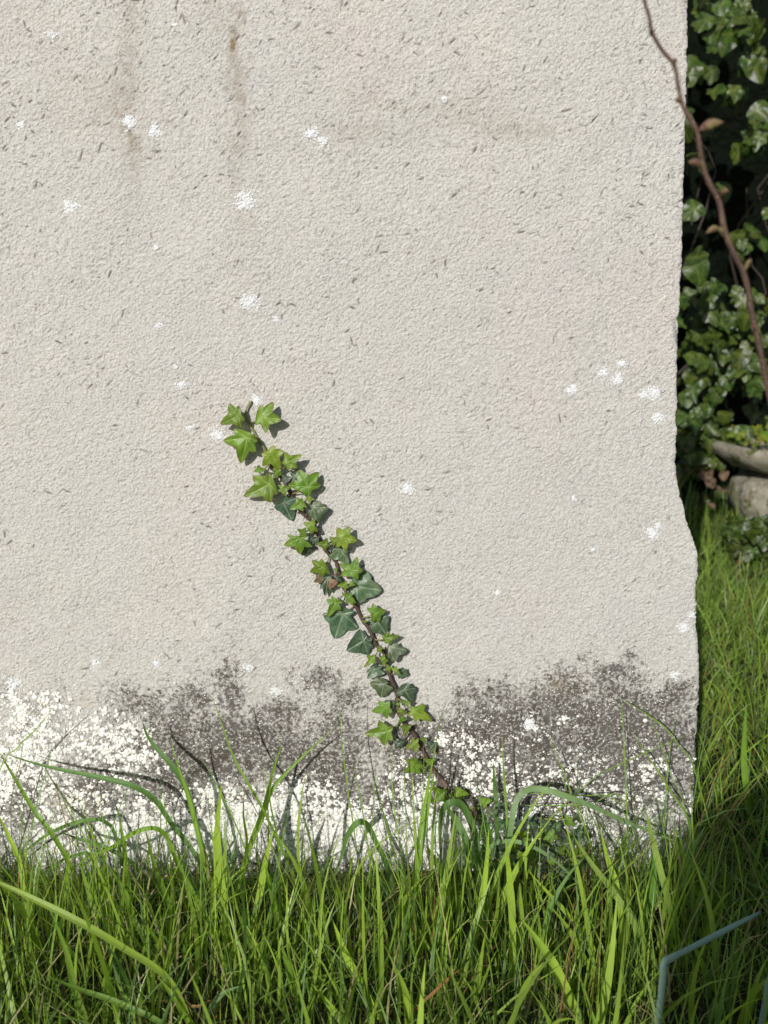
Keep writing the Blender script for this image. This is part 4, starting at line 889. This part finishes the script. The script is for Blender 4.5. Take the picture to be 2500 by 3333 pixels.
# near-black backing behind the leaves, the hedge's inner shade painted into its colour
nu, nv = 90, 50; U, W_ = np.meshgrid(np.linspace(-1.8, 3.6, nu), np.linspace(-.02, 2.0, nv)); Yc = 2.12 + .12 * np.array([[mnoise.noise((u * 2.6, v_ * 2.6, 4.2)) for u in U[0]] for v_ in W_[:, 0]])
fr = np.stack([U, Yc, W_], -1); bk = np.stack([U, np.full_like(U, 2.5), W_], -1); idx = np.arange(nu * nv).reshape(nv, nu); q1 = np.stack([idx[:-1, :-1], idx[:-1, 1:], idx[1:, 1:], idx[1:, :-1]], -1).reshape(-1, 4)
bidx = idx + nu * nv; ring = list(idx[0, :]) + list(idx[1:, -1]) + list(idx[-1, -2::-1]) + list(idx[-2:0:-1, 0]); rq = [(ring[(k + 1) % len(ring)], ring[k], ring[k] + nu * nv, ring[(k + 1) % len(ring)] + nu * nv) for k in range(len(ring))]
parented(mesh_obj('shade_backing', np.vstack([fr.reshape(-1, 3), bk.reshape(-1, 3)]), np.vstack([q1, q1[:, ::-1] + nu * nv, np.array(rq)]), M_SHADE), hedge)
vs, fs, off = [], [], 0
for k in range(26):
    x_, z_ = r.uniform(-.5, 2.2), r.uniform(0, .2); P_ = [np.array([x_, 2.06, z_])]
    for _ in range(6): P_.append(P_[-1] + np.array([r.normal(0, .08), r.normal(-.03, .04), r.uniform(.08, .3)]))
    v, f = tube(smoothpath(P_, 16), np.linspace(.006, .0015, 16), 5); vs.append(v); fs += [[i + off for i in q_] for q_ in f]; off += len(v)
parented(mesh_obj('woody_stems', np.vstack(vs), fs, M_VINE, None, {'tint': np.tile((.03, .022, .016), (off, 1))}), hedge)

# ---------------------------------------------------------------- stone planter at the right edge
YP = 1.42
def revolve(prof, cx_, cy_, ns=64, wob=.012, seed=0):
    V_ = []; n = len(prof)
    for (rad_, z_) in prof:
        for k in range(ns):
            a = 2 * math.pi * k / ns; nn = mnoise.noise((math.cos(a) * 2.2 + seed, math.sin(a) * 2.2, z_ * 9)) + .5 * mnoise.noise((math.cos(a) * 7 + seed, math.sin(a) * 7, z_ * 30))
            V_.append((cx_ + (rad_ + wob * nn * min(1, rad_ * 12)) * math.cos(a), cy_ + (rad_ + wob * nn * min(1, rad_ * 12)) * math.sin(a), z_ + wob * .4 * mnoise.noise((math.cos(a) * 3, math.sin(a) * 3, seed + 3))))
    F_ = [(i * ns + k, i * ns + (k + 1) % ns, (i + 1) * ns + (k + 1) % ns, (i + 1) * ns + k) for i in range(n - 1) for k in range(ns)]
    return V_, F_
pc = unp(2600, 1490, YP); zt = unp(2400, 1455, YP - .1)[2]; zb = unp(2400, 1545, YP - .1)[2]; rb = pc[0] - unp(2332, 1490, YP)[0]
pot = empty('stone_planter', 'mossy weathered stone basin on a rounded base at the right edge of the lawn', 'planter', loc=(pc[0], YP, 0))
v, f = revolve([(.001, zb - .012), (rb * .5, zb - .006), (rb * .75, zb + .005), (rb * .92, zb + .028), (rb, zb + .05), (rb * .995, zt - .008), (rb * .96, zt), (rb * .86, zt - .004), (rb * .80, zt - .03), (.001, zt - .035)], pc[0], YP, seed=1)
parented(mesh_obj('basin', v, f, M_POT), pot)
z1, z0 = unp(2400, 1565, YP - .08)[2], max(.0, unp(2450, 1700, YP - .08)[2]); r2 = pc[0] - unp(2388, 1600, YP)[0]
v, f = revolve([(.001, zb - .010), (r2 * .55, zb - .012), (r2 * .8, z1 + .0), (r2 * .95, z1 - .018), (r2, (z1 + z0) / 2), (r2 * .96, z0 + .02), (r2 * .86, z0), (r2 * .8, -.02), (.001, -.02)], pc[0], YP, seed=5, wob=.016)
parented(mesh_obj('base', v, f, M_POT), pot)
# leafy growth in the basin
items2 = []
for _ in range(170):
    a = r.uniform(0, 6.283); q_ = rb * .88 * math.sqrt(r.random()); items2.append((np.array([pc[0] + q_ * math.cos(a), YP + q_ * math.sin(a), zt - .006 + r.uniform(0, .035)]), r.uniform(.008, .017), np.array([r.normal(0, .7), -1, r.normal(.8, .6)]), r.uniform(-3, 3), np.array([r.uniform(1.2, 2.6), r.uniform(.9, 1.5), .7]), int(r.integers(3))))
v, f, ve, tn, rm = leafcloud(items2, None)
bp_ = empty('basin_plant', 'low reddish-green leafy growth filling the mossy stone basin', 'plant', loc=(pc[0], YP, zt - .02)); parented(mesh_obj('foliage', v, f, M_CORM, None, {'vein': ve, 'tint': tn * .6, 'rim': rm}), bp_)
# dead leaves on the ground before the hedge
for n in range(9):
    px_, py_ = r.normal(2325, 26), r.normal(1560, 34); p = unp(px_, py_, 1.38 + r.uniform(-.05, .06)); p[2] = max(p[2], .02)
    v, f, ve, tn, rm = leafcloud([(np.zeros(3), r.uniform(.012, .022), np.array([r.normal(0, .7), -1, r.normal(.5, .6)]), r.uniform(-3, 3), np.array([r.uniform(.4, .9)] * 3) * np.array([1, .9, .8]), int(r.integers(3)))], None)
    o = mesh_obj('dead_leaf', v, f, M_DRY, None, {'vein': ve, 'tint': tn, 'rim': rm}); o.location = p
    tag(o, 'curled brown dead leaf in the heap between the stone edge and the basin', 'dead leaf', 'dead leaves under the hedge')

# ---------------------------------------------------------------- added unseen block behind the viewer, put there to shade the lower right grass
import bmesh
bm = bmesh.new(); x0, x1, hh_, y0_, y1_ = -.335, .42, .93, -1.72, -1.62
prof = [(x0, -.03), (x0, hh_ - .10)] + [(x0 + (x1 - x0) * t, hh_ - .10 + .10 * math.sin(math.pi * t) ** .7) for t in np.linspace(.04, .96, 15)] + [(x1, hh_ - .10), (x1, -.03)]
fv = [bm.verts.new((a, y1_, z_)) for a, z_ in prof]; bv = [bm.verts.new((a, y0_, z_)) for a, z_ in prof]; bm.faces.new(fv); bm.faces.new(bv[::-1])
for k in range(len(prof)): bm.faces.new((fv[k], bv[k], bv[(k + 1) % len(prof)], fv[(k + 1) % len(prof)]))
bmesh.ops.recalc_face_normals(bm, faces=bm.faces)
me = bpy.data.meshes.new('added_shadow_stone'); bm.to_mesh(me); bm.free(); me.materials.append(M_POT)
nh = bpy.data.objects.new('added_shadow_stone', me); COL.objects.link(nh)
tag(nh, 'round topped mossy stone added out of view to shade the lower right grass', 'headstone')
